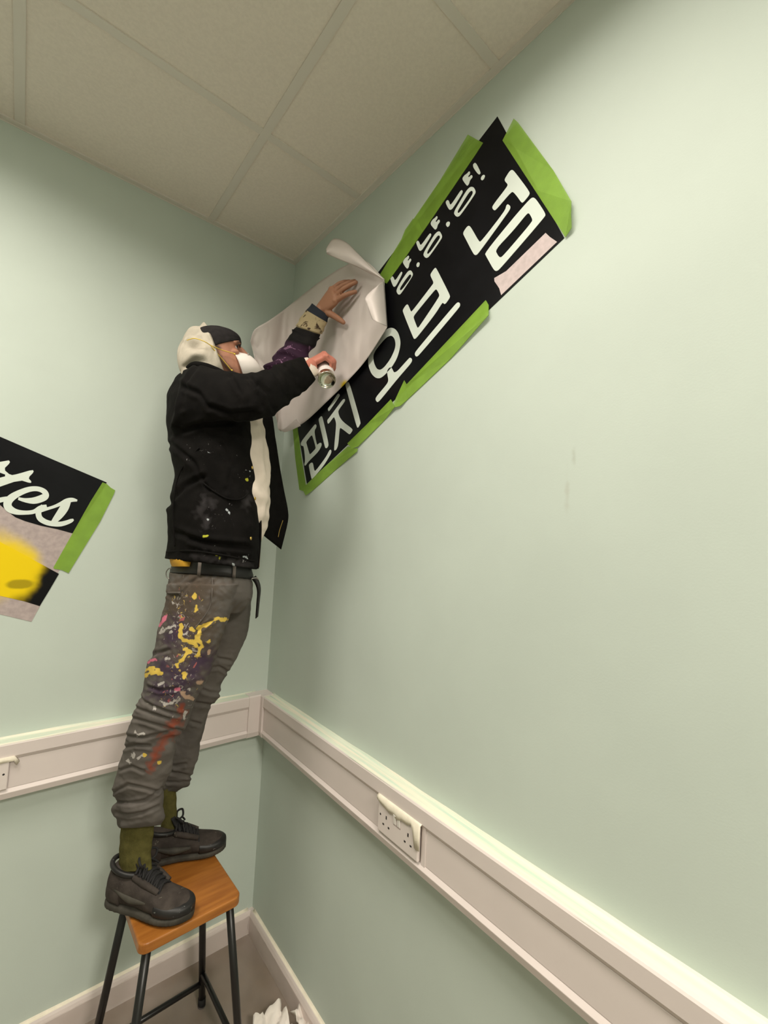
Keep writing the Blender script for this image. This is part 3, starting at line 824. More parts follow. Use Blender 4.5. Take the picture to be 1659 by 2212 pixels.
m_amber = mat('amber_shirt', (0.50, 0.26, 0.015), .85)
m_beanie = mat('charcoal_knit', (0.026, 0.023, 0.024), .95, .1, var=.15, vscale=60, bump=.5, bscale=260)
m_maskm = mat('white_mask', (0.80, 0.735, 0.70), .75, .2, bump=.1, bscale=400)
m_strap = mat('yellow_elastic', (0.78, 0.55, 0.07), .6)
m_clip = mat('mask_nose_clip', (0.42, 0.37, 0.36), .4, metal=.3)
m_sock = mat('olive_knit', (0.092, 0.082, 0.026), .9, .1, var=.15, vscale=70, bump=.5, bscale=350)
m_shoe = mat('dark_suede', (0.047, 0.038, 0.033), .85, .2, var=.3, vscale=30, bump=.3, bscale=250)
speckle(m_shoe, None, (0.14, 0.125, 0.10), 60, .69, .05, 5.0)
m_mud = mat('scuffed_black_leather', (0.014, 0.013, 0.013), .45, .4, var=.3, vscale=30)
speckle(m_mud, None, (0.17, 0.18, 0.17), 60, .68, .03, 8.0)
m_sole = mat('grey_rubber_sole', (0.050, 0.045, 0.036), .7, .3, var=.3, vscale=25, bump=.2, bscale=200)
m_lace = mat('black_lace', (0.009, 0.008, 0.009), .8)
m_belt = mat('black_belt', (0.010, 0.009, 0.009), .5, .4)
m_brass = mat('brass_button', (0.62, 0.42, 0.12), .3, metal=.9)
m_steel = mat('steel_ring', (0.30, 0.28, 0.26), .35, metal=.9)
m_eye = mat('eye_white', (0.55, 0.50, 0.47), .25)
m_dark = mat('dark_hair', (0.025, 0.015, 0.011), .8)

def path_noise(k, amp, f1, f2, seed):
    return lambda t, a, p: amp(t) * (nz((t * f1 + .7 * nz((math.cos(a) * 1.2, math.sin(a) * 1.2, t * 4 + seed)), math.cos(a) * f2, math.sin(a) * f2 + seed)))

# ---------------------------------------------------------------- trousers
near_leg = [((362,1262),(520,1262)), ((358,1300),(503,1309)), ((344,1348),(487,1357)), ((335,1397),(468,1410)), ((322,1428),(455,1450)), ((313,1456),(446,1472)),
            ((306,1497),(428,1504)), ((294,1527),(412,1540)), ((282,1562),(397,1578)), ((276,1580),(379,1597)), ((266,1625),(378,1630)), ((251,1676),(368,1668)),
            ((243,1709),(354,1699)), ((254,1731),(352,1729)), ((241,1746),(352,1750)), ((250,1768),(352,1768)), ((260,1789),(346,1783))]
near_dep = [1.30, 1.285, 1.275, 1.265, 1.26, 1.255, 1.25, 1.25, 1.25, 1.25, 1.255, 1.26, 1.262, 1.262, 1.262, 1.262, 1.262]
far_leg = [((420,1262),(544,1262)), ((415,1306),(542,1306)), ((412,1362),(534,1362)), ((400,1415),(514,1415)), ((390,1451),(491,1455)), ((384,1480),(477,1478)),
           ((380,1505),(473,1503)), ((372,1530),(456,1527)), ((366,1580),(438,1580)), ((360,1620),(432,1612)), ((353,1660),(421,1656)), ((350,1682),(410,1682)), ((351,1698),(409,1693)), ((354,1710),(384,1711))]
def leg_loft(secs, deps, seed, rr):
    S = []
    for (L, R), d in zip(secs, deps):
        w = np.linalg.norm(at(*L, d) - at(*R, d)) / 2
        S.append(ring(L, R, d, w * rr))
    def amp(t): return .0030 + .005 * math.exp(-((t - .60) / .14) ** 2) + .010 * max(0, t - .80) / .2
    return loft(S, 150, 96, path_noise(0, amp, 15, 1.3, seed))
pel = [ring((367,1236), (541,1248), 1.37, .135), ring((363,1258), (545,1262), 1.37, .145), ring((360,1290), (543,1296), 1.37, .15), ring((362,1318), (520,1325), 1.36, .12)]
tr_parts = [leg_loft(near_leg, near_dep, 1.3, .95), leg_loft(far_leg, [1.43, 1.43, 1.435, 1.44, 1.44, 1.44, 1.44, 1.445, 1.45, 1.45, 1.45, 1.45, 1.45, 1.45], 7.7, .95), loft(pel, 24, 96)]
def crease(X, Y, pts, w, dep):
    d = seg_dist(X, Y, pts)
    up_ = np.minimum(seg_dist(X, Y, [(x, y - w * 1.6) for x, y in pts]), seg_dist(X, Y, [(x, y + w * 1.6) for x, y in pts]))
    return -dep * np.exp(-(d / w) ** 2) + dep * .7 * np.exp(-(up_ / w) ** 2)
def Z3(x, y): return (200 + x * .2532, 1200 + y * .2532)
def Z(*pts): return [Z3(*p) for p in pts]
NEARC = [((410,1205),(430,1240),(520,1290),(640,1335),(760,1365)), ((370,1300),(480,1345),(640,1390)), ((350,1390),(500,1430),(640,1470),(770,1500)), ((300,1540),(420,1560),(600,1510),(700,1490)), ((270,1640),(360,1615),(480,1625)),
         ((180,2020),(300,1955),(430,1985),(560,2010)), ((220,2105),(330,2115),(450,2090),(590,1985)), ((200,2190),(300,2215),(420,2200),(560,2140)), ((470,880),(540,835),(650,805)), ((910,185),(830,240),(770,320)), ((240,1830),(330,1800),(430,1840)), ((1010,560),(900,640)),
         ((480,1120),(560,1150),(700,1140)), ((560,300),(650,340))]
FARC = [((1000,960),(1080,950),(1160,1000)), ((930,1140),(1000,1170),(1090,1175)), ((880,1260),(960,1270),(1030,1275)), ((620,1840),(720,1860),(840,1885)), ((640,1930),(730,1940),(830,1930)), ((1080,880),(1180,900)), ((850,1420),(920,1440)), ((1210,420),(1300,330)), ((700,1800),(790,1780))]
def tdisp(co, no):
    out = np.zeros(len(co))
    X, Y, D_ = project(co)
    nr = D_ < 1.345
    for c in NEARC: out += np.where(nr, crease(X, Y, Z(*c), 4.2, .0036), 0)
    for c in FARC: out += np.where(nr, 0, crease(X, Y, Z(*c), 4.2, .0038))
    for i in range(len(co)):
        p = co[i]
        out[i] += .0022 * nz((p[0] * 20, p[1] * 20, p[2] * 34)) + .0012 * nz((p[0] * 60, p[1] * 60, p[2] * 80))
    return out
trousers = fuse('trousers', tr_parts, .0030, m_trous, person, 3, tdisp)
co = verts_of(trousers)
PX, PY, PZ = project(co)
near = PZ < 1.34
def pm(polys, w):                  # paint mark: 1 inside stroke, falling off outside
    d = np.full(PX.shape, 1e9)
    for p in polys: d = np.minimum(d, seg_dist(PX, PY, p))
    wob = np.sin(PX * .21 + 1.4 * np.sin(PY * .13)) * np.sin(PY * .27 + 1.7 * np.sin(PX * .11))
    return np.where(near, np.clip(1.0 - d / (w * (1 + .6 * wob)), -1.5, 1.0), -1.5)
def Z3(x, y): return (200 + x * .2532, 1200 + y * .2532)
def Z(*pts): return [Z3(*p) for p in pts]
set_attr(trousers, 'yel', pm([Z((1130,550),(1070,535),(980,590),(890,620)), Z((930,610),(900,680),(870,740),(880,770)), Z((740,670),(770,720),(850,750),(890,770)), Z((990,730),(975,735)),
    Z((890,730),(930,760),(900,850)), Z((820,810),(760,890),(720,930)), Z((840,620),(870,640)), Z((450,1020),(500,990),(590,1000)), Z((450,980),(500,960),(560,970)), Z((800,800),(830,820)), Z((760,600),(750,640),(760,680)), Z((870,330),(870,350)), Z((878,455),(882,465)), Z((565,1765),(572,1770)), Z((440,1695),(450,1700)), Z((775,1040),(790,1010))], 5.6))
set_attr(trousers, 'red', pm([Z((740,1420),(660,1460)), Z((690,1510),(600,1580),(570,1660)), Z((590,1600),(540,1700),(490,1810)), Z((760,1300),(770,1330))], 13.0))
set_attr(trousers, 'pink', pm([Z((620,520),(575,600)), Z((700,1138),(735,1138)), Z((530,880),(480,910))], 5.0))
set_attr(trousers, 'peach', pm([Z((760,1170),(790,1210),(850,1215)), Z((990,820),(990,840)), Z((900,1090),(930,1080))], 6.5))
set_attr(trousers, 'wht', pm([Z((600,610),(580,660),(640,620),(700,600)), Z((365,1505),(380,1525),(430,1520)), Z((330,1690),(350,1720),(355,1690)), Z((525,1300),(535,1305)), Z((580,1240),(620,1270),(680,1260),(700,1240)),
    Z((780,1390),(790,1330)), Z((660,655),(670,650)), Z((680,395),(685,400)), Z((560,1110),(600,1080)), Z((625,885),(645,880)), Z((830,1140),(830,1150)), Z((430,1700),(390,1730)), Z((770,670),(800,670)), Z((300,1750),(315,1770))], 4.5))
set_attr(trousers, 'pur', pm([Z((600,960),(720,1010),(760,1100),(680,1180),(560,1150)), Z((860,1000),(900,900),(960,900)), Z((680,700),(740,620))], 36.0))
set_attr(trousers, 'dirt', pm([Z((900,250),(800,420),(760,620)), Z((700,420),(900,600),(850,900)), Z((1250,700),(1150,900))], 60.0))
sp_m = np.clip(1.2 - seg_dist(PX, PY, Z((760,420),(800,700),(760,1000),(680,1250))) / 55.0, -1.2, 1.0)
set_attr(trousers, 'splash', np.where(near, sp_m, np.clip(sp_m - .7, -1.2, -.6)))
# seams, pocket, loops
m_trous_plain = mat('grey_cotton_seam', (0.105, 0.090, 0.080), .85, .2, var=.1, vscale=30)
def surf_near(pxs, d0, lift=.002):   # points on the near face of the trousers seen at given pixels
    out = []
    for (x, y) in pxs:
        sel = (np.abs(PX - x) < 6) & (np.abs(PY - y) < 6)
        d = PZ[sel].min() if sel.any() else d0
        out.append(at(x, y, d - lift))
    return out
mesh_obj('pocket_seam', *tube(surf_near(Z((1022,190),(1020,300),(1005,420),(960,510),(870,625)), 1.25), .0016, 8, 30), m_trous_plain, trousers)
mesh_obj('back_pocket_welt', *tube(surf_near(Z((642,318),(745,318)), 1.25, .001), .0030, 8, 8), m_trous_plain, trousers)
for q in (Z((915,60),(905,170)), Z((1210,90),(1205,190))):
    mesh_obj('belt_loop', *tube([at(*q[0], 1.215 + (.03 if q[0][0] > 480 else 0)), at(*q[1], 1.217 + (.03 if q[0][0] > 480 else 0))], .0050, 8, 4, flat=.35, fdir=FW), m_trous_plain, trousers)
# belt
bl = [ring((376,1205), (540,1218), 1.37, .140), ring((371,1222), (545,1236), 1.37, .142), ring((368,1228), (547,1243), 1.37, .144), ring((367,1236), (546,1250), 1.37, .142)]
belt = mesh_obj('belt', *loft(bl, 8, 80), m_belt, person)
mesh_obj('buckle', *tube([at(543,1250,1.30), at(553,1248,1.31), at(557,1251,1.315)], .0022, 8, 8), m_steel, belt)
rows = []
for t in np.linspace(0, 1, 14):
    P = crom(np.array([(548,1246),(556,1258),(560,1275),(558,1300),(555,1334)], float), 14)[int(round(t * 13))]
    w = 6.5 - 4.2 * t ** .6
    rows.append([at(P[0] - w, P[1] + 2, 1.33), at(P[0], P[1], 1.325), at(P[0] + w * .6, P[1] - 2, 1.335)])
patch(rows, m_belt, 'belt_end', None, None, belt, .004)
loop_pts = [at(x, y, 1.33) for x, y in [(373,1228),(365,1228),(359,1236),(360,1246),(366,1250),(371,1243)]]
mesh_obj('key_ring', *tube(loop_pts, .0016, 8, 30), m_steel, belt)
mesh_obj('undershirt', *loft([ring((366,1196), (440,1200), 1.37, .13), ring((367,1212), (430,1216), 1.37, .135), ring((371,1224), (425,1224), 1.37, .135)], 10, 60), m_amber, person)

# ---------------------------------------------------------------- jacket
tor = [ring((415,797), (505,806), 1.43, .075), ring((383,812), (535,822), 1.42, .15), ring((363,850), (540,860), 1.41, .175), ring((360,905), (541,905), 1.40, .17), ring((368,975), (549,980), 1.385, .158),
       ring((377,1038), (555,1045), 1.38, .150), ring((363,1100), (559,1105), 1.375, .158), ring((362,1165), (561,1160), 1.375, .165), ring((360,1192), (558,1205), 1.375, .166), ring((355,1207), (555,1229), 1.375, .168)]
def j_amp(t): return .0035 + .004 * math.exp(-((t - .55) / .2) ** 2)
sl_r = [ring((395,800), (368,925), 1.30, .070), ring((425,789), (425,918), 1.265, .078), ring((480,800), (492,912), 1.24, .070), ring((535,806), (548,906), 1.235, .064), ring((570,800), (592,894), 1.26, .060),
        ring((612,784), (634,862), 1.335, .054), ring((638,774), (666,840), 1.39, .052), ring((654,769), (682,820), 1.425, .048)]
JC = [((395,835),(430,850),(450,880)), ((500,812),(520,850),(515,890)), ((560,830),(580,850),(590,885)), ((590,800),(610,830),(620,860)), ((540,815),(560,840),(565,880)), ((620,790),(640,815),(645,840)), ((460,880),(500,895),(545,890)),
      ((400,930),(440,915),(500,912)), ((372,960),(420,1000),(450,1060)), ((480,960),(500,1010),(490,1060)), ((365,1090),(400,1050),(440,1030)), ((380,1150),(440,1170),(530,1180)), ((410,1165),(470,1180),(540,1185)), ((425,790),(400,830),(395,880))]
def jd(co, no):
    out = np.zeros(len(co))
    X, Y, D_ = project(co)
    for c in JC: out += np.where(D_ < 1.42, crease(X, Y, c, 6.5, .0060), 0)
    for i in range(len(co)):
        p = co[i]
        out[i] += .0035 * nz((p[0] * 14, p[1] * 14, p[2] * 22)) + .0012 * nz((p[0] * 50, p[1] * 50, p[2] * 50))
    return out
jp = [loft(tor, 110, 110, path_noise(0, j_amp, 11, 1.1, 3.3)), loft(sl_r, 80, 64, path_noise(0, lambda t: .004 + .004 * math.exp(-((t - .62) / .15) ** 2), 16, 1.0, 5.5))]
jp.append(loft([ring((495,812), (560,900), 1.50, .06), ring((540,815), (600,880), 1.55, .055), ring((575,800), (640,845), 1.585, .05)], 30, 40))
jacket = fuse('jacket', jp, .0042, m_jacket, person, 4, jd)
co = verts_of(jacket); PX, PY, PZ = project(co); near = PZ < 1.40
def Z2(*pts): return [(320 + x * .22906, 860 + y * .22906) for x, y in pts]
set_attr(jacket, 'scuff', pm([Z2((540,950),(500,1040),(480,1080)), Z2((550,1130),(540,1190)), Z2((590,980),(600,1000)), Z2((940,950),(930,1000)), Z2((750,1540),(820,1570),(960,1590)), Z2((430,1480),(650,1510))], 16.0))
set_attr(jacket, 'scuffzone', pm([Z2((450,500),(600,500)), Z2((900,700),(980,880)), Z2((520,1000),(760,1080)), Z2((600,1500),(950,1520))], 70.0))
set_attr(jacket, 'yel', pm([Z2((525,1300),(560,1295)), Z2((645,1475),(640,1480)), Z2((670,1510),(672,1515)), Z2((935,765),(936,770))], 4.2))
set_attr(jacket, 'wht', pm([Z2((920,1500),(935,1520)), Z2((895,1490),(905,1495)), Z2((765,1080),(770,1090)), Z2((740,1050),(742,1052)), Z2((560,1140),(565,1142)), Z2((960,690),(965,692)), Z2((560,505),(575,515)), Z2((800,1560),(810,1600))], 3.2))
# collar ridge, hem band, pocket flap, seams
mesh_obj('collar', *tube([at(x, y, d) for x, y, d in [(404,796,1.36),(420,788,1.33),(445,792,1.32),(470,801,1.325),(492,810,1.345)]], [.006, .010, .011, .010, .006], 10, 30), m_jacket, jacket)
PXj, PYj, PZj = PX, PY, PZ
def on_jacket(pxs, lift=.001):
    out = []
    for (x, y) in pxs:
        sel = (np.abs(PXj - x) < 5) & (np.abs(PYj - y) < 5)
        out.append(at(x, y, (PZj[sel].min() if sel.any() else 1.25) - lift))
    return out
mesh_obj('pocket_flap', *tube(on_jacket(Z2((520,800),(640,890),(760,950),(880,950),(950,890))), .0022, 8, 30), m_jacket, jacket)
mesh_obj('hem_band', *tube(on_jacket(Z2((175,1450),(400,1440),(700,1480),(1000,1540))), .0030, 8, 40), m_jacket, jacket)
mesh_obj('side_seam', *tube(on_jacket(Z2((480,470),(300,700),(240,1000),(250,1400))), .0022, 8, 40), m_jacket, jacket)
mesh_obj('front_placket', *tube([at(x, y, d) for x, y, d in [(541,908,1.36),(551,985,1.35),(556,1050,1.345),(561,1110,1.345),(562,1160,1.345),(556,1228,1.345)]], .0055, 10, 40, flat=.6), m_jacket, jacket)
m_under = mat('corduroy_lining', (0.10, 0.045, 0.02), .85)
mesh_obj('lining_edge', *tube([at(x, y, d) for x, y, d in [(553,985,1.352),(558,1050,1.347),(563,1110,1.347),(564,1150,1.347),(559,1225,1.347)]], .0018, 8, 40), m_under, jacket)
for x, y in [(557,1077), (548,1163), (551,1010)]:
    d = 1.325
    c = on_jacket([(x - 6, y)], .003)[0]
    mesh_obj('button', *ball(c, .005, (nrm(RT + FW * .4) * .0028, UP * .0052, nrm(FW) * .0045), 8), m_brass, jacket)
# open left front panel hanging towards the wall
Lc = [(566,898,1.47), (570,935,1.47), (577,1000,1.475), (580,1060,1.475), (578,1100,1.475), (571,1140,1.475), (564,1152,1.475)]
Rc = [(588,896,1.52), (594,940,1.535), (602,1000,1.55), (613,1060,1.56), (621,1100,1.56), (621,1130,1.56), (607,1187,1.55)]
LcP, RcP = crom(np.array(Lc, float), 24), crom(np.array(Rc, float), 24)
rows = []
for i in range(24):
    row = []
    for j in range(9):
        u = j / 8
        q = LcP[i] * (1 - u) + RcP[i] * u
        row.append(at(q[0], q[1], q[2] + .015 * math.sin(u * math.pi) + .004 * nz((i * .3, j * .4, 2))))
    rows.append(row)
flap = patch(rows, m_jacket, 'front_panel', None, None, jacket, .006)
mesh_obj('panel_stitching', *tube([at(x, y, 1.53) for x, y in [(611,1124),(604,1145),(601,1160)]], .0013, 6, 16), m_brass, flap)
# left sleeve: crumpled, stained, pushed towards the wall
sl_l = [ring((556,815), (622,855), 1.575, .050), ring((572,797), (642,822), 1.585, .050), ring((588,778), (655,796), 1.595, .049), ring((606,755), (670,768), 1.605, .048), ring((626,726), (682,744), 1.615, .046), ring((634,708), (693,727), 1.62, .044),
        ring((646,692), (701,712), 1.625, .041), ring((660,672), (706,698), 1.63, .037), ring((674,655), (712,684), 1.635, .033)]
def sd(t, a, p):
    f = .026 * math.sin(t * 44 + 2.2 * math.sin(a) + 1.2 * math.sin(2 * a + t * 9)) * max(0, .66 - t) + .0045 * nz((t * 14, math.cos(a) * 1.4, math.sin(a) * 1.4))
    if .60 < t < .66: f -= .006
    return f
V, F = loft(sl_l, 130, 72, sd)
sleeve = mesh_obj('sleeve', V, F, m_sleeve, jacket)
tt = np.array([(i // 72) / 129 if i < 130 * 72 else (0 if i == 130 * 72 else 1) for i in range(len(V))])
set_attr(sleeve, 'purple', np.clip(1 - np.maximum(0, tt - .42) / .05, -1, 1))
set_attr(sleeve, 'tancuff', np.clip(np.minimum((tt - .645) / .02, (.90 - tt) / .02), -1, 1))
set_attr(sleeve, 'navy', np.clip((tt - .885) / .01, -1, 1))

# ---------------------------------------------------------------- shirt
sh = [ring((430,880), (562,885), 1.43, .10), ring((430,920), (570,925), 1.43, .12), ring((430,990), (579,990), 1.425, .13), ring((430,1060), (583,1058), 1.42, .13), ring((430,1105), (581,1105), 1.42, .13), ring((430,1140), (573,1145), 1.42, .125), ring((430,1170), (562,1178), 1.42, .12)]
mesh_obj('shirt', *loft(sh, 70, 70, lambda t, a, p: .011 * nz((t * 12, math.cos(a) * 3, math.sin(a) * 3))), m_shirt, person)
# right cuff of the shirt
mesh_obj('shirt_cuff', *loft([ring((650,776), (672,816), 1.43, .034), ring((662,772), (684,812), 1.445, .032), ring((668,774), (688,806), 1.455, .030), ring((672,777), (688,800), 1.46, .024)], 16, 40, lambda t, a, p: .0015 * nz((t * 6, math.cos(a) * 2, math.sin(a) * 2))), m_shirt, person)

# ---------------------------------------------------------------- head, hands, body
HS = .90
hd = 1.485
f_dir = nrm(nrm(RT * .93 + FW * .36) * math.cos(.20) + np.array([0, 0, 1.0]) * math.sin(.20))
l_dir = nrm(np.cross(np.array([0, 0, 1.0]), f_dir))
u_dir = np.cross(f_dir, l_dir)
br = at(523, 757, hd)              # bridge of the nose
H0 = br - HS * (f_dir * .096 + u_dir * .112)
def hp(x, y, z): return H0 + HS * (f_dir * x + l_dir * y + u_dir * z)
head_rows = [(.000, .080, .030, .022), (.012, .090, .000, .038), (.03, .094, -.030, .050), (.05, .093, -.055, .058), (.075, .090, -.078, .064), (.10, .085, -.090, .069), (.114, .084, -.094, .071),
             (.13, .093, -.092, .071), (.147, .090, -.084, .069), (.165, .080, -.070, .062), (.180, .056, -.048, .048), (.190, .030, -.026, .030), (.194, .008, -.006, .012)]
S = [(hp((xf + xb) / 2, 0, z), HS * f_dir * (xf - xb) / 2, HS * l_dir * hw) for z, xf, xb, hw in head_rows]
body_parts = [loft(S, 60, 56, pw=.92)]
nose = [(hp(.090, 0, .122), HS * l_dir * .008, HS * nrm(f_dir + u_dir * .4) * .008), (hp(.098, 0, .105), HS * l_dir * .011, HS * nrm(f_dir + u_dir * .4) * .011), (hp(.108, 0, .085), HS * l_dir * .014, HS * f_dir * .013), (hp(.108, 0, .072), HS * l_dir * .017, HS * f_dir * .014), (hp(.096, 0, .064), HS * l_dir * .014, HS * f_dir * .010)]
body_parts.append(loft(nose, 20, 20))
for sgn in (-1, 1):                # brow, cheekbone, ear
    body_parts.append(tube([hp(.086, sgn * .012, .127), hp(.084, sgn * .032, .129), hp(.066, sgn * .055, .122)], [.006, .0070, .005], 10, 14))
    body_parts.append(ball(hp(.058, sgn * .042, .090), .02, (HS * f_dir * .022, HS * l_dir * .016, HS * u_dir * .013), 8))
    body_parts.append(ball(hp(-.040, sgn * .070, .090), .02, (HS * f_dir * .017, HS * l_dir * .008, HS * u_dir * .030), 8))
# neck, trunk, limbs under the clothing
body_parts.append(tube([hp(-.02, 0, .06), hp(-.035, 0, -.02), at(440, 850, 1.43)], [.046, .048, .06], 20, 16))
body_parts.append(loft([ring((420,815), (500,825), 1.43, .06), ring((395,850), (520,850), 1.41, .14), ring((392,950), (520,950), 1.40, .13), ring((400,1040), (520,1040), 1.39, .12), ring((402,1150), (505,1150), 1.385, .10), ring((405,1260), (500,1260), 1.37, .09), ring((415,1310), (470,1310), 1.37, .07)], 40, 40))
def limb(P, r): return tube(P, r, 20, 30)
body_parts.append(limb([at(435,1280,1.31), at(395,1420,1.27), at(335,1580,1.252), at(300,1720,1.262), at(296,1840,1.262)], [.050, .044, .030, .024, .014]))
body_parts.append(limb([at(470,1280,1.43), at(455,1420,1.44), at(415,1560,1.447), at(376,1670,1.45), at(366,1800,1.452)], [.050, .040, .022, .014, .010]))
body_parts.append(limb([at(440,862,1.34), at(500,858,1.26), at(570,850,1.265), at(625,822,1.365), at(672,789,1.455)], [.038, .034, .034, .030, .025]))
body_parts.append(limb([at(490,845,1.53), at(570,832,1.57), at(625,780,1.605), at(665,710,1.63), at(693,669,1.635)], [.038, .028, .024, .022, .021]))
def hand(W, d, n, left, sc, curls, thumb_dir, thumb_curl, spread=.06):
    d = nrm(d); n = nrm(n - d * (n @ d))
    s = np.cross(n, d) if left else np.cross(d, n)
    parts = []
    pl = [(0, .026, .018), (.02, .030, .017), (.045, .037, .016), (.07, .041, .0155), (.088, .040, .014), (.097, .036, .010)]
    parts.append(loft([(W + sc * (d * x + s * .002), sc * s * w, sc * n * t) for x, w, t in pl], 24, 28, pw=.85))
    L = [(.041, .026, .021), (.046, .030, .022), (.042, .028, .021), (.034, .021, .019)]
    offs = [.029, .010, -.010, -.029]
    tips = []
    for i in range(4):
        p = W + sc * (d * (.088 - .004 * abs(i - 1)) + s * offs[i])
        dirn = nrm(d + s * spread * (1.5 - i))
        pts, rad = [p - dirn * .016 * sc, p], [.0098, .0100]
        ang = 0
        for k in range(3):
            ang += curls[i][k]
            v = dirn * math.cos(ang) + n * math.sin(ang)
            p = p + sc * v * L[i][k]
            pts.append(p); rad.append((.0092, .0084, .0070)[k] * (.9 if i == 3 else 1))
        P = []
        for a, b in zip(pts[:-1], pts[1:]): P += [a, a * .5 + b * .5]
        P.append(pts[-1])
        R = np.interp(np.linspace(0, 1, len(P)), np.linspace(0, 1, len(rad)), rad) * sc
        parts.append(tube(P, list(R), 14, 40))
        parts.append(ball(pts[-1], .0070 * sc, n=7))
        parts.append(ball(pts[1] - n * .004 * sc, .0105 * sc, n=7))
        tips.append(pts)
    b = W + sc * (d * .022 + s * .024 + n * .006)
    td = nrm(d * thumb_dir[0] + s * thumb_dir[1] + n * thumb_dir[2])
    p1 = b + td * .042 * sc; t2 = nrm(td + (d + n * .3) * thumb_curl); p2 = p1 + t2 * .032 * sc; t3 = nrm(t2 + (d + n * .3) * thumb_curl); p3 = p2 + t3 * .026 * sc
    parts.append(tube([b, p1, p2, p3], [.0150 * sc, .0118 * sc, .0105 * sc, .0082 * sc], 14, 30))
    parts.append(ball(p3, .0082 * sc, n=7))
    parts.append(ball(b + td * .012 * sc, .017 * sc, n=8))
    return parts, tips
# left hand flat against the sheet
WL = at(692, 669, 1.64)
tipL = on(768, 602, 0, -.045)
dl = nrm(tipL - WL)
lp_, ltips = hand(WL, dl + np.array([-.10, 0, .0]), np.array([1.0, -.05, .1]), True, .98, [(.10, .25, .15), (.05, .22, .15), (.20, .30, .2), (.30, .40, .25)], (.55, .80, .20), -.05, .11)
body_parts += lp_
# right hand round the spray can
can0, can1 = at(706, 821, 1.435), at(697, 772, 1.585)
ca = nrm(can1 - can0)
WRt = at(664, 789, 1.468)
kn = at(694, 764, 1.49)
dr_ = nrm(kn - WRt); dr_ = nrm(dr_ - ca * (dr_ @ ca) * .8)
cc = can0 + ca * .075
nn = nrm((cc - (WRt + dr_ * .05)))
rp_, rtips = hand(WRt, dr_, nn, False, .80, [(1.0, .95, .5), (1.1, 1.0, .55), (1.15, 1.0, .55), (1.2, 1.0, .6)], (.35, .75, .5), .15, .02)
body_parts += rp_
body = fuse('body', body_parts, .0027, m_skin, person, 2)
co = verts_of(body); PX, PY, PZ = project(co); near = np.ones(len(PX), bool)
bd = np.clip(1 - seg_dist(PX, PY, [(462,752),(470,770),(482,785),(496,800),(505,815)]) / 10.0, -1, 1)
bd = np.maximum(bd, np.clip(1 - seg_dist(PX, PY, [(466,745),(474,752)]) / 6.0, -1, 1))
set_attr(body, 'beard', np.where((PX < 520) & (PY > 735), bd, -1))
set_attr(body, 'flush', np.where((PX > 660) & (PY > 740), 1.0, -1.0))
set_attr(body, 'tan', np.where((PX > 660) & (PY < 740), 1.0, -1.0))
for sgn in (-1, 1):
    ec = hp(.066, sgn * .0315, .112)
    ey = mesh_obj('eye', *ball(ec, .0115 * HS, n=10), m_eye, person)
    mesh_obj('iris', *ball(ec + (f_dir * .0080 + u_dir * .001 + l_dir * sgn * .003) * HS, .0056 * HS, n=8), m_dark, ey)
    mesh_obj('eyelid', *tube([hp(.088, sgn * .020, .116), hp(.0885, sgn * .032, .121), hp(.078, sgn * .046, .113)], .0022, 8, 16), m_dark, ey)
    mesh_obj('eyebrow', *tube([hp(.0925, sgn * .016, .126), hp(.0905, sgn * .034, .130), hp(.077, sgn * .053, .124)], [.002, .0032, .0016], 8, 18, flat=.6), m_dark, person)

# beanie
bn = [(.126, .098, -.074, .074), (.138, .100, -.078, .077), (.152, .098, -.078, .077), (.168, .089, -.074, .071), (.184, .067, -.060, .057), (.195, .038, -.042, .037), (.202, .008, -.022, .015), (.203, -.002, -.012, .003)]
def bslope(x): return -.20 * (.10 - x)      # brim dips towards the nape
S = []
for k, (z, xf, xb, hw) in enumerate(bn):
    w = max(0, 1 - k / 4.0)
    S.append((hp((xf + xb) / 2, 0, z - w * .014), HS * (f_dir * (xf - xb) / 2 + u_dir * .024 * w), HS * l_dir * hw))
beanie = mesh_obj('beanie', *loft(S, 50, 72, lambda t, a, p: .0012 * nz((t * 9, math.cos(a) * 3, math.sin(a) * 3))), m_beanie, person)
# hood
hr = [((448,706), (487,818), 1.450, .097), ((440,705), (480,824), 1.448, .104), ((425,709), (468,832), 1.444, .110), ((408,719), (448,838), 1.436, .110), ((394,736), (424,838), 1.428, .100), ((386,760), (405,832), 1.422, .080), ((385,785), (396,824), 1.418, .05), ((388,800), (396,815), 1.418, .02)]
hood_in = [((452,711), (487,810), 1.451, .089)]
def hdisp(t, a, p): return (.0095 * math.sin(a * 11 + 5 * t + 3.0 * nz((t * 4, math.cos(a) * 1.5, 1))) * abs(nz((t * 3, a, 5))) * 2.2 + .006 * nz((t * 5, math.cos(a) * 2.5, math.sin(a) * 2.5))) * min(1, t * 5) + .002 * min(1, t * 8)
hood = mesh_obj('hood', *loft([ring(*q) for q in hood_in + hr], 70, 96, hdisp, cap=False), m_hood, person)
# dust mask
mk = []
for x, hw, z0, z1 in [(.070, .058, -.008, .102), (.090, .057, -.008, .101), (.112, .052, -.003, .096), (.130, .042, .008, .085), (.142, .027, .022, .070), (.147, .006, .042, .052)]:
    mk.append((hp(x, 0, (z0 + z1) / 2), HS * l_dir * hw, HS * (u_dir * (z1 - z0) / 2 + f_dir * (-.010))))
mask = mesh_obj('dust_mask', *loft(mk, 40, 56, lambda t, a, p: .0008 * nz((t * 5, math.cos(a) * 3, math.sin(a) * 3))), m_maskm, person)
mesh_obj('nose_clip', *tube([hp(.108, -.040, .078), hp(.114, -.022, .090), hp(.116, 0, .094), hp(.114, .022, .090), hp(.108, .040, .078)], .0030, 8, 24, flat=.5), m_clip, mask)
rim = [mk[0][0] + mk[0][1] * math.cos(a) + mk[0][2] * math.sin(a) for a in np.linspace(0, 2 * math.pi, 30)]
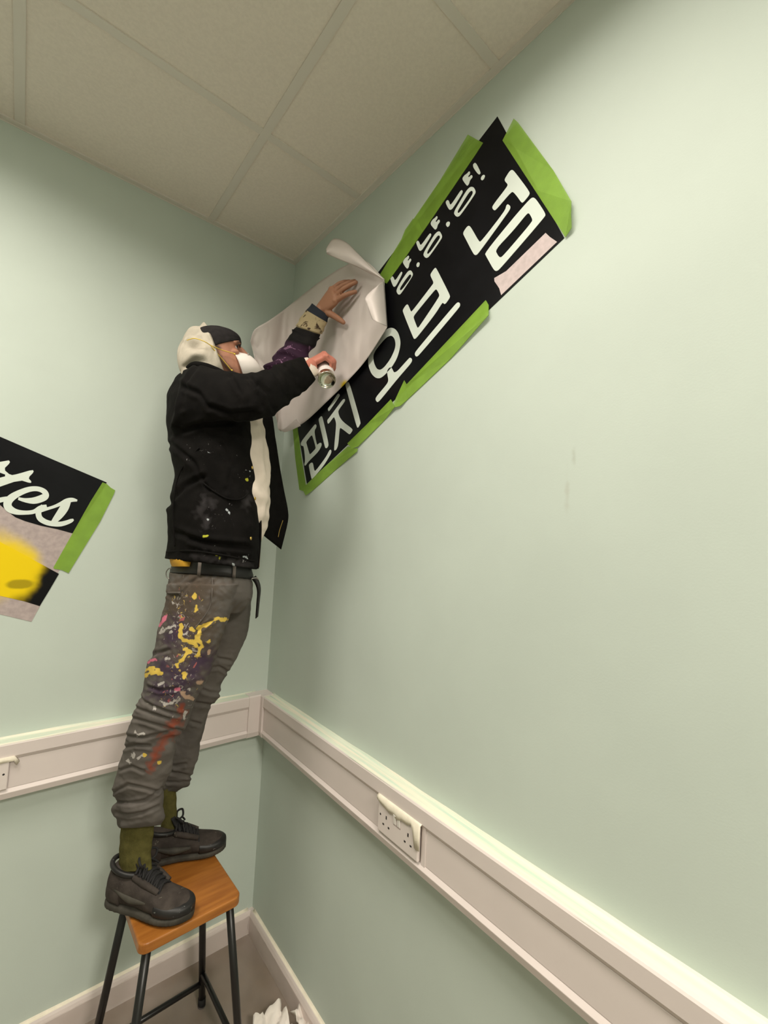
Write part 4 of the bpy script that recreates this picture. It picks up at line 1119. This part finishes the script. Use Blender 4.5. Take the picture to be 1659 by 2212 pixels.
mesh_obj('mask_rim', *tube(rim, .0022, 8, 90), m_maskm, mask)
for P in ([(507,764,1.412), (482,757,1.390), (455,746,1.350)], [(501,801,1.408), (482,778,1.386), (468,762,1.366), (455,746,1.350)], [(455,746,1.350), (440,737,1.331), (420,731,1.329), (404,735,1.350)]):
    mesh_obj('strap', *tube([at(*q) for q in P], .0013, 8, 30), m_strap, mask)
mesh_obj('strap_staple', *ball(at(507, 765, 1.410), .003, n=6), m_strap, mask)
mesh_obj('strap_staple', *ball(at(501, 800, 1.406), .003, n=6), m_strap, mask)

# ---------------------------------------------------------------- socks and shoes
def sock_disp(t, a, p): return .0010 * math.sin(a * 26) + .0007 * math.sin(t * 26)
for nm, S_ in (('near', [ring((262,1770), (334,1770), 1.262, .030), ring((260,1800), (332,1798), 1.262, .030), ring((258,1830), (328,1824), 1.260, .031), ring((257,1862), (326,1850), 1.258, .034), ring((255,1885), (330,1880), 1.255, .034)]),
               ('far', [ring((350,1695), (380,1695), 1.452, .024), ring((352,1730), (381,1728), 1.452, .024), ring((350,1770), (382,1765), 1.450, .026), ring((345,1800), (386,1795), 1.448, .030)])):
    mesh_obj('sock', *loft(S_, 30, 64, sock_disp), m_sock, person)
def shoe(heel, toe, lr, ankle):
    """trainer: heel and toe are ground points on the seat"""
    L = float(np.linalg.norm(toe - heel)); fx = nrm(toe - heel); fy = np.array([-fx[1], fx[0], 0.0]); fz = np.array([0, 0, 1.0])
    def q(x, y, z): return heel + fx * x * L + fy * y + fz * z
    k = L / .28
    # sole
    ol = [(0.0, .018), (.03, .031), (.10, .039), (.25, .040), (.42, .040), (.58, .047), (.70, .051), (.80, .049), (.89, .042), (.96, .029), (1.0, .010)]
    S = []
    for x, w in ol:
        zc, zh = .015 * k, .014 * k
        lift = .006 * max(0, (x - .75) / .25) ** 2 * k
        S.append((q(x, lr * .006 * math.sin(x * math.pi) * k, zc + lift), fy * w * k, fz * zh))
    sole = loft(S, 70, 40, lambda t, a, p: .0007 * math.sin(t * 150), pw=.72)
    up = [(.005, .015, .030, .066), (.03, .029, .028, .110), (.10, .038, .026, .122), (.22, .041, .026, .112), (.34, .041, .026, .112), (.44, .042, .026, .104), (.55, .045, .026, .088), (.66, .048, .026, .074), (.76, .0485, .026, .066), (.85, .044, .027, .060), (.92, .036, .028, .053), (.97, .024, .028, .044), (.995, .012, .028, .036)]
    S = []
    for x, w, z0, z1 in up:
        lift = .005 * max(0, (x - .75) / .25) ** 2 * k
        S.append((q(x, lr * .005 * math.sin(x * math.pi) * k, (z0 - .012 + z1) / 2 * k + lift), fy * w * k, fz * (z1 - z0 + .012) / 2 * k))
    root = mesh_obj('shoe', *loft(S, 80, 56, lambda t, a, p: .0010 * nz((t * 12, math.cos(a) * 2, math.sin(a) * 2)), pw=.95), m_shoe, person)
    mesh_obj('sole', *sole, m_sole, root)
    # mudguard round toe and heel counter
    for nm, rng_, hgt in (('toe_guard', [i for i, s in enumerate(up) if s[0] > .6], .62), ('heel_counter', [0, 1, 2, 3], .55)):
        S2 = []
        for i in rng_:
            x, w, z0, z1 = up[i]
            lift = .005 * max(0, (x - .75) / .25) ** 2 * k
            h = (z1 - z0) * hgt + .006
            S2.append((q(x, lr * .005 * math.sin(x * math.pi) * k, (z0 - .004 + h / 2) * k + lift), fy * (w + .0022) * k, fz * (h / 2 + .006) * k))
        x, w, z0, z1 = up[rng_[-1]]
        if nm == 'toe_guard': S2.append((q(1.0, 0, .032 * k), fy * .008 * k, fz * .008 * k))
        mesh_obj(nm, *loft(S2, 40, 48, pw=.75), m_mud if nm == 'toe_guard' else m_shoe, root)
    # swoosh-like side panel and eyestay
    for sy in (-1, 1):
        mesh_obj('side_panel', *tube([q(.16, sy * .0385 * k, .070 * k), q(.36, sy * .0410 * k, .055 * k), q(.56, sy * .0445 * k, .056 * k)], [.004, .011, .005], 10, 24, flat=1.0, fdir=fz), m_sole, root)
        mesh_obj('eyestay', *tube([q(.35, sy * .030 * k, .108 * k), q(.48, sy * .030 * k, .094 * k), q(.64, sy * .026 * k, .074 * k)], [.008, .009, .007], 10, 24), m_shoe, root)
    # padded collar
    ring_p = [q(.21 + .19 * math.cos(a), .037 * k * math.sin(a), (.116 - .010 * math.cos(a)) * k) for a in np.linspace(0, 2 * math.pi, 25)]
    mesh_obj('collar', *tube(ring_p, .0072 * k, 12, 90), m_mud, root)
    # tongue and laces
    mesh_obj('tongue', *loft([(q(.32, 0, .150 * k), fy * .022 * k, nrm(fx + fz * .5) * .006), (q(.38, 0, .122 * k), fy * .023 * k, nrm(fx + fz) * .007), (q(.50, 0, .100 * k), fy * .021 * k, fz * .007), (q(.63, 0, .074 * k), fy * .016 * k, fz * .005)], 20, 24), m_lace, root)
    for i in range(6):
        x = .37 + i * .048; z = (.126 - i * .0100) * k
        for sy in (-1, 1):
            mesh_obj('lace', *tube([q(x, sy * .031 * k, z - .010), q(x + .010, sy * .012 * k, z + .005), q(x + .03, -sy * .014 * k, z + .003), q(x + .040, -sy * .031 * k, z - .014 * k)], .0034, 8, 16), m_lace, root)
    for sy in (-1, 1):
        mesh_obj('lace_bow', *tube([q(.37, 0, .134 * k), q(.37, sy * .018, .154 * k), q(.43, sy * .034, .150 * k), q(.44, sy * .022, .134 * k), q(.38, 0, .134 * k)], .0032, 8, 30), m_lace, root)
        mesh_obj('lace_end', *tube([q(.38, 0, .132 * k), q(.43, sy * .014, .134 * k), q(.47, sy * .032, .112 * k)], .0028, 8, 16), m_lace, root)
    return root
nh, nt_ = on(240, 1946, 2, ZS), on(409, 1985, 2, ZS)
v = nrm(nt_ - nh)
shoe(nh - v * .004, nt_ + v * .008, -1, None)
ft = on(487, 1832, 2, ZS)
fv = nrm(on(487, 1832, 2, ZS) - on(350, 1862, 2, ZS))
shoe(ft - fv * .255, ft, 1, None)

# ================================================================== SPRAY CAN
can = empty('spray_can', can0, 'white spray can with bare silver base held in the right hand', 'spray can')
cu_ = nrm(np.cross(ca, (0, 0, 1))); cw = np.cross(ca, cu_)
def cring(t, r): return (can0 + ca * t, cu_ * r, cw * r)
RC = .0290
m_canw = mat('can_label', (0.80, 0.76, 0.74), .35, .5)
m_silver = mat('can_tinplate', (0.62, 0.60, 0.52), .16, metal=1.0)
mesh_obj('can_body', *loft([cring(.022, RC), cring(.03, RC), cring(.09, RC), cring(.145, RC), cring(.150, RC * .98), cring(.158, RC * .8), cring(.164, RC * .5)], 40, 48), m_canw, can)
mesh_obj('base_band', *loft([cring(.023, RC * 1.003), cring(.012, RC * 1.003), cring(.004, RC * 1.0), cring(.001, RC * 1.03), cring(-.001, RC * .99), cring(.0006, RC * .90), cring(.006, RC * .70), cring(.009, RC * .40), cring(.010, RC * .05)], 44, 48), m_silver, can)
mesh_obj('nozzle', *loft([cring(.160, .009), cring(.168, .009), cring(.180, .008), cring(.183, .004)], 14, 24), m_canw, can)

# ================================================================== WHITE SHEET on the banner
m_sheetw = mat('white_release_paper', (0.69, 0.615, 0.59), .42, .35, var=.03, vscale=8, bump=.04, bscale=60)
spot_layer(m_sheetw, on(742, 832, 0, -.02), .028, .02, (0.80, 0.58, 0.03), namp=.5, nscale=40, squash=(1, 1, 1.3))
Tb = np.array([(541,738),(550,712),(583,691),(620,664),(660,632),(700,602),(742,576),(786,562),(830,603)], float)
Bb = np.array([(556,800),(580,850),(597,905),(606,931),(652,916),(708,866),(752,822),(792,776),(836,708)], float)
NU, NV = 90, 46
TT, BB = crom(Tb, NU), crom(Bb, NU)
rows = []
for j in range(NV):
    v = j / (NV - 1); row = []
    for i in range(NU):
        P = TT[i] * (1 - v) + BB[i] * v
        u = i / (NU - 1)
        dw = (-.016 - CAM[0]) / ray(*P)[0]                     # depth of the wall-hugging part
        dfree = 1.80 + .03 * math.sin(v * 3)
        w = min(1, max(0, (P[0] - 560) / 150.0)); w = w * w * (3 - 2 * w)
        d = min(dw, dfree + .25) * w + dfree * (1 - w)
        d = min(d, dw)
        wav = .014 * nz((u * 7, v * 4, 1.0)) + .010 * abs(nz((P[0] * .045, P[1] * .012, 4.0))) + .008 * math.sin(u * 26 + v * 3) * (1 - abs(2 * v - 1)) * (.4 + .6 * (1 - u))
        wav += .006 * max(0, math.sin((P[0] * .8 + P[1] * .35) * .11)) * (1 if P[0] > 690 else .4)
        row.append(at(P[0], P[1], d - abs(wav) * .9 - .002))
    rows.append(row)
sheet_parts = []
def grid(rows):
    n, k = len(rows), len(rows[0])
    return [p for r in rows for p in r], [(i * k + j, i * k + j + 1, (i + 1) * k + j + 1, (i + 1) * k + j) for i in range(n - 1) for j in range(k - 1)]
sheet_parts.append(grid(rows))
def curl(A, B, bulge, nu=30, nv=14):
    A, B = crom(np.array(A, float), nu), crom(np.array(B, float), nu)
    R_ = []
    for i in range(nu):
        row = []
        for j in range(nv):
            t = j / (nv - 1)
            q = A[i] * (1 - t) + B[i] * t
            row.append(at(q[0], q[1], q[2] - bulge * math.sin(math.pi * t)))
        R_.append(row)
    return grid(R_)
# upper corner curling back towards the room
sheet_parts.append(curl([(706,549,1.55), (722,556,1.535), (745,566,1.515), (770,576,1.485), (798,590,1.45), (828,605,1.42)], [(704,538,1.56), (720,516,1.56), (746,522,1.54), (772,546,1.505), (800,574,1.465), (831,603,1.42)], .022))
# right edge folded back over itself
sheet_parts.append(curl([(803,627,1.37), (789,643,1.335), (793,660,1.33), (799,677,1.33), (804,690,1.33)], [(829,607,1.415), (831,622,1.405), (833,645,1.395), (835,675,1.385), (837,706,1.375)], .030))
# lower tip lifting off
sheet_parts.append(curl([(606,932,1.80), (622,920,1.80), (640,905,1.80)], [(604,928,1.77), (618,933,1.77), (650,920,1.775)], .012, 14, 8))
V, F = join(sheet_parts)
sheet = mesh_obj('release_paper', V, F, m_sheetw)
so_ = sheet.modifiers.new('solid', 'SOLIDIFY'); so_.thickness = .0006
tag(sheet, 'large white sheet of backing paper pressed over the banner, edges curling', 'paper')
# curled lower-left tip of the sheet
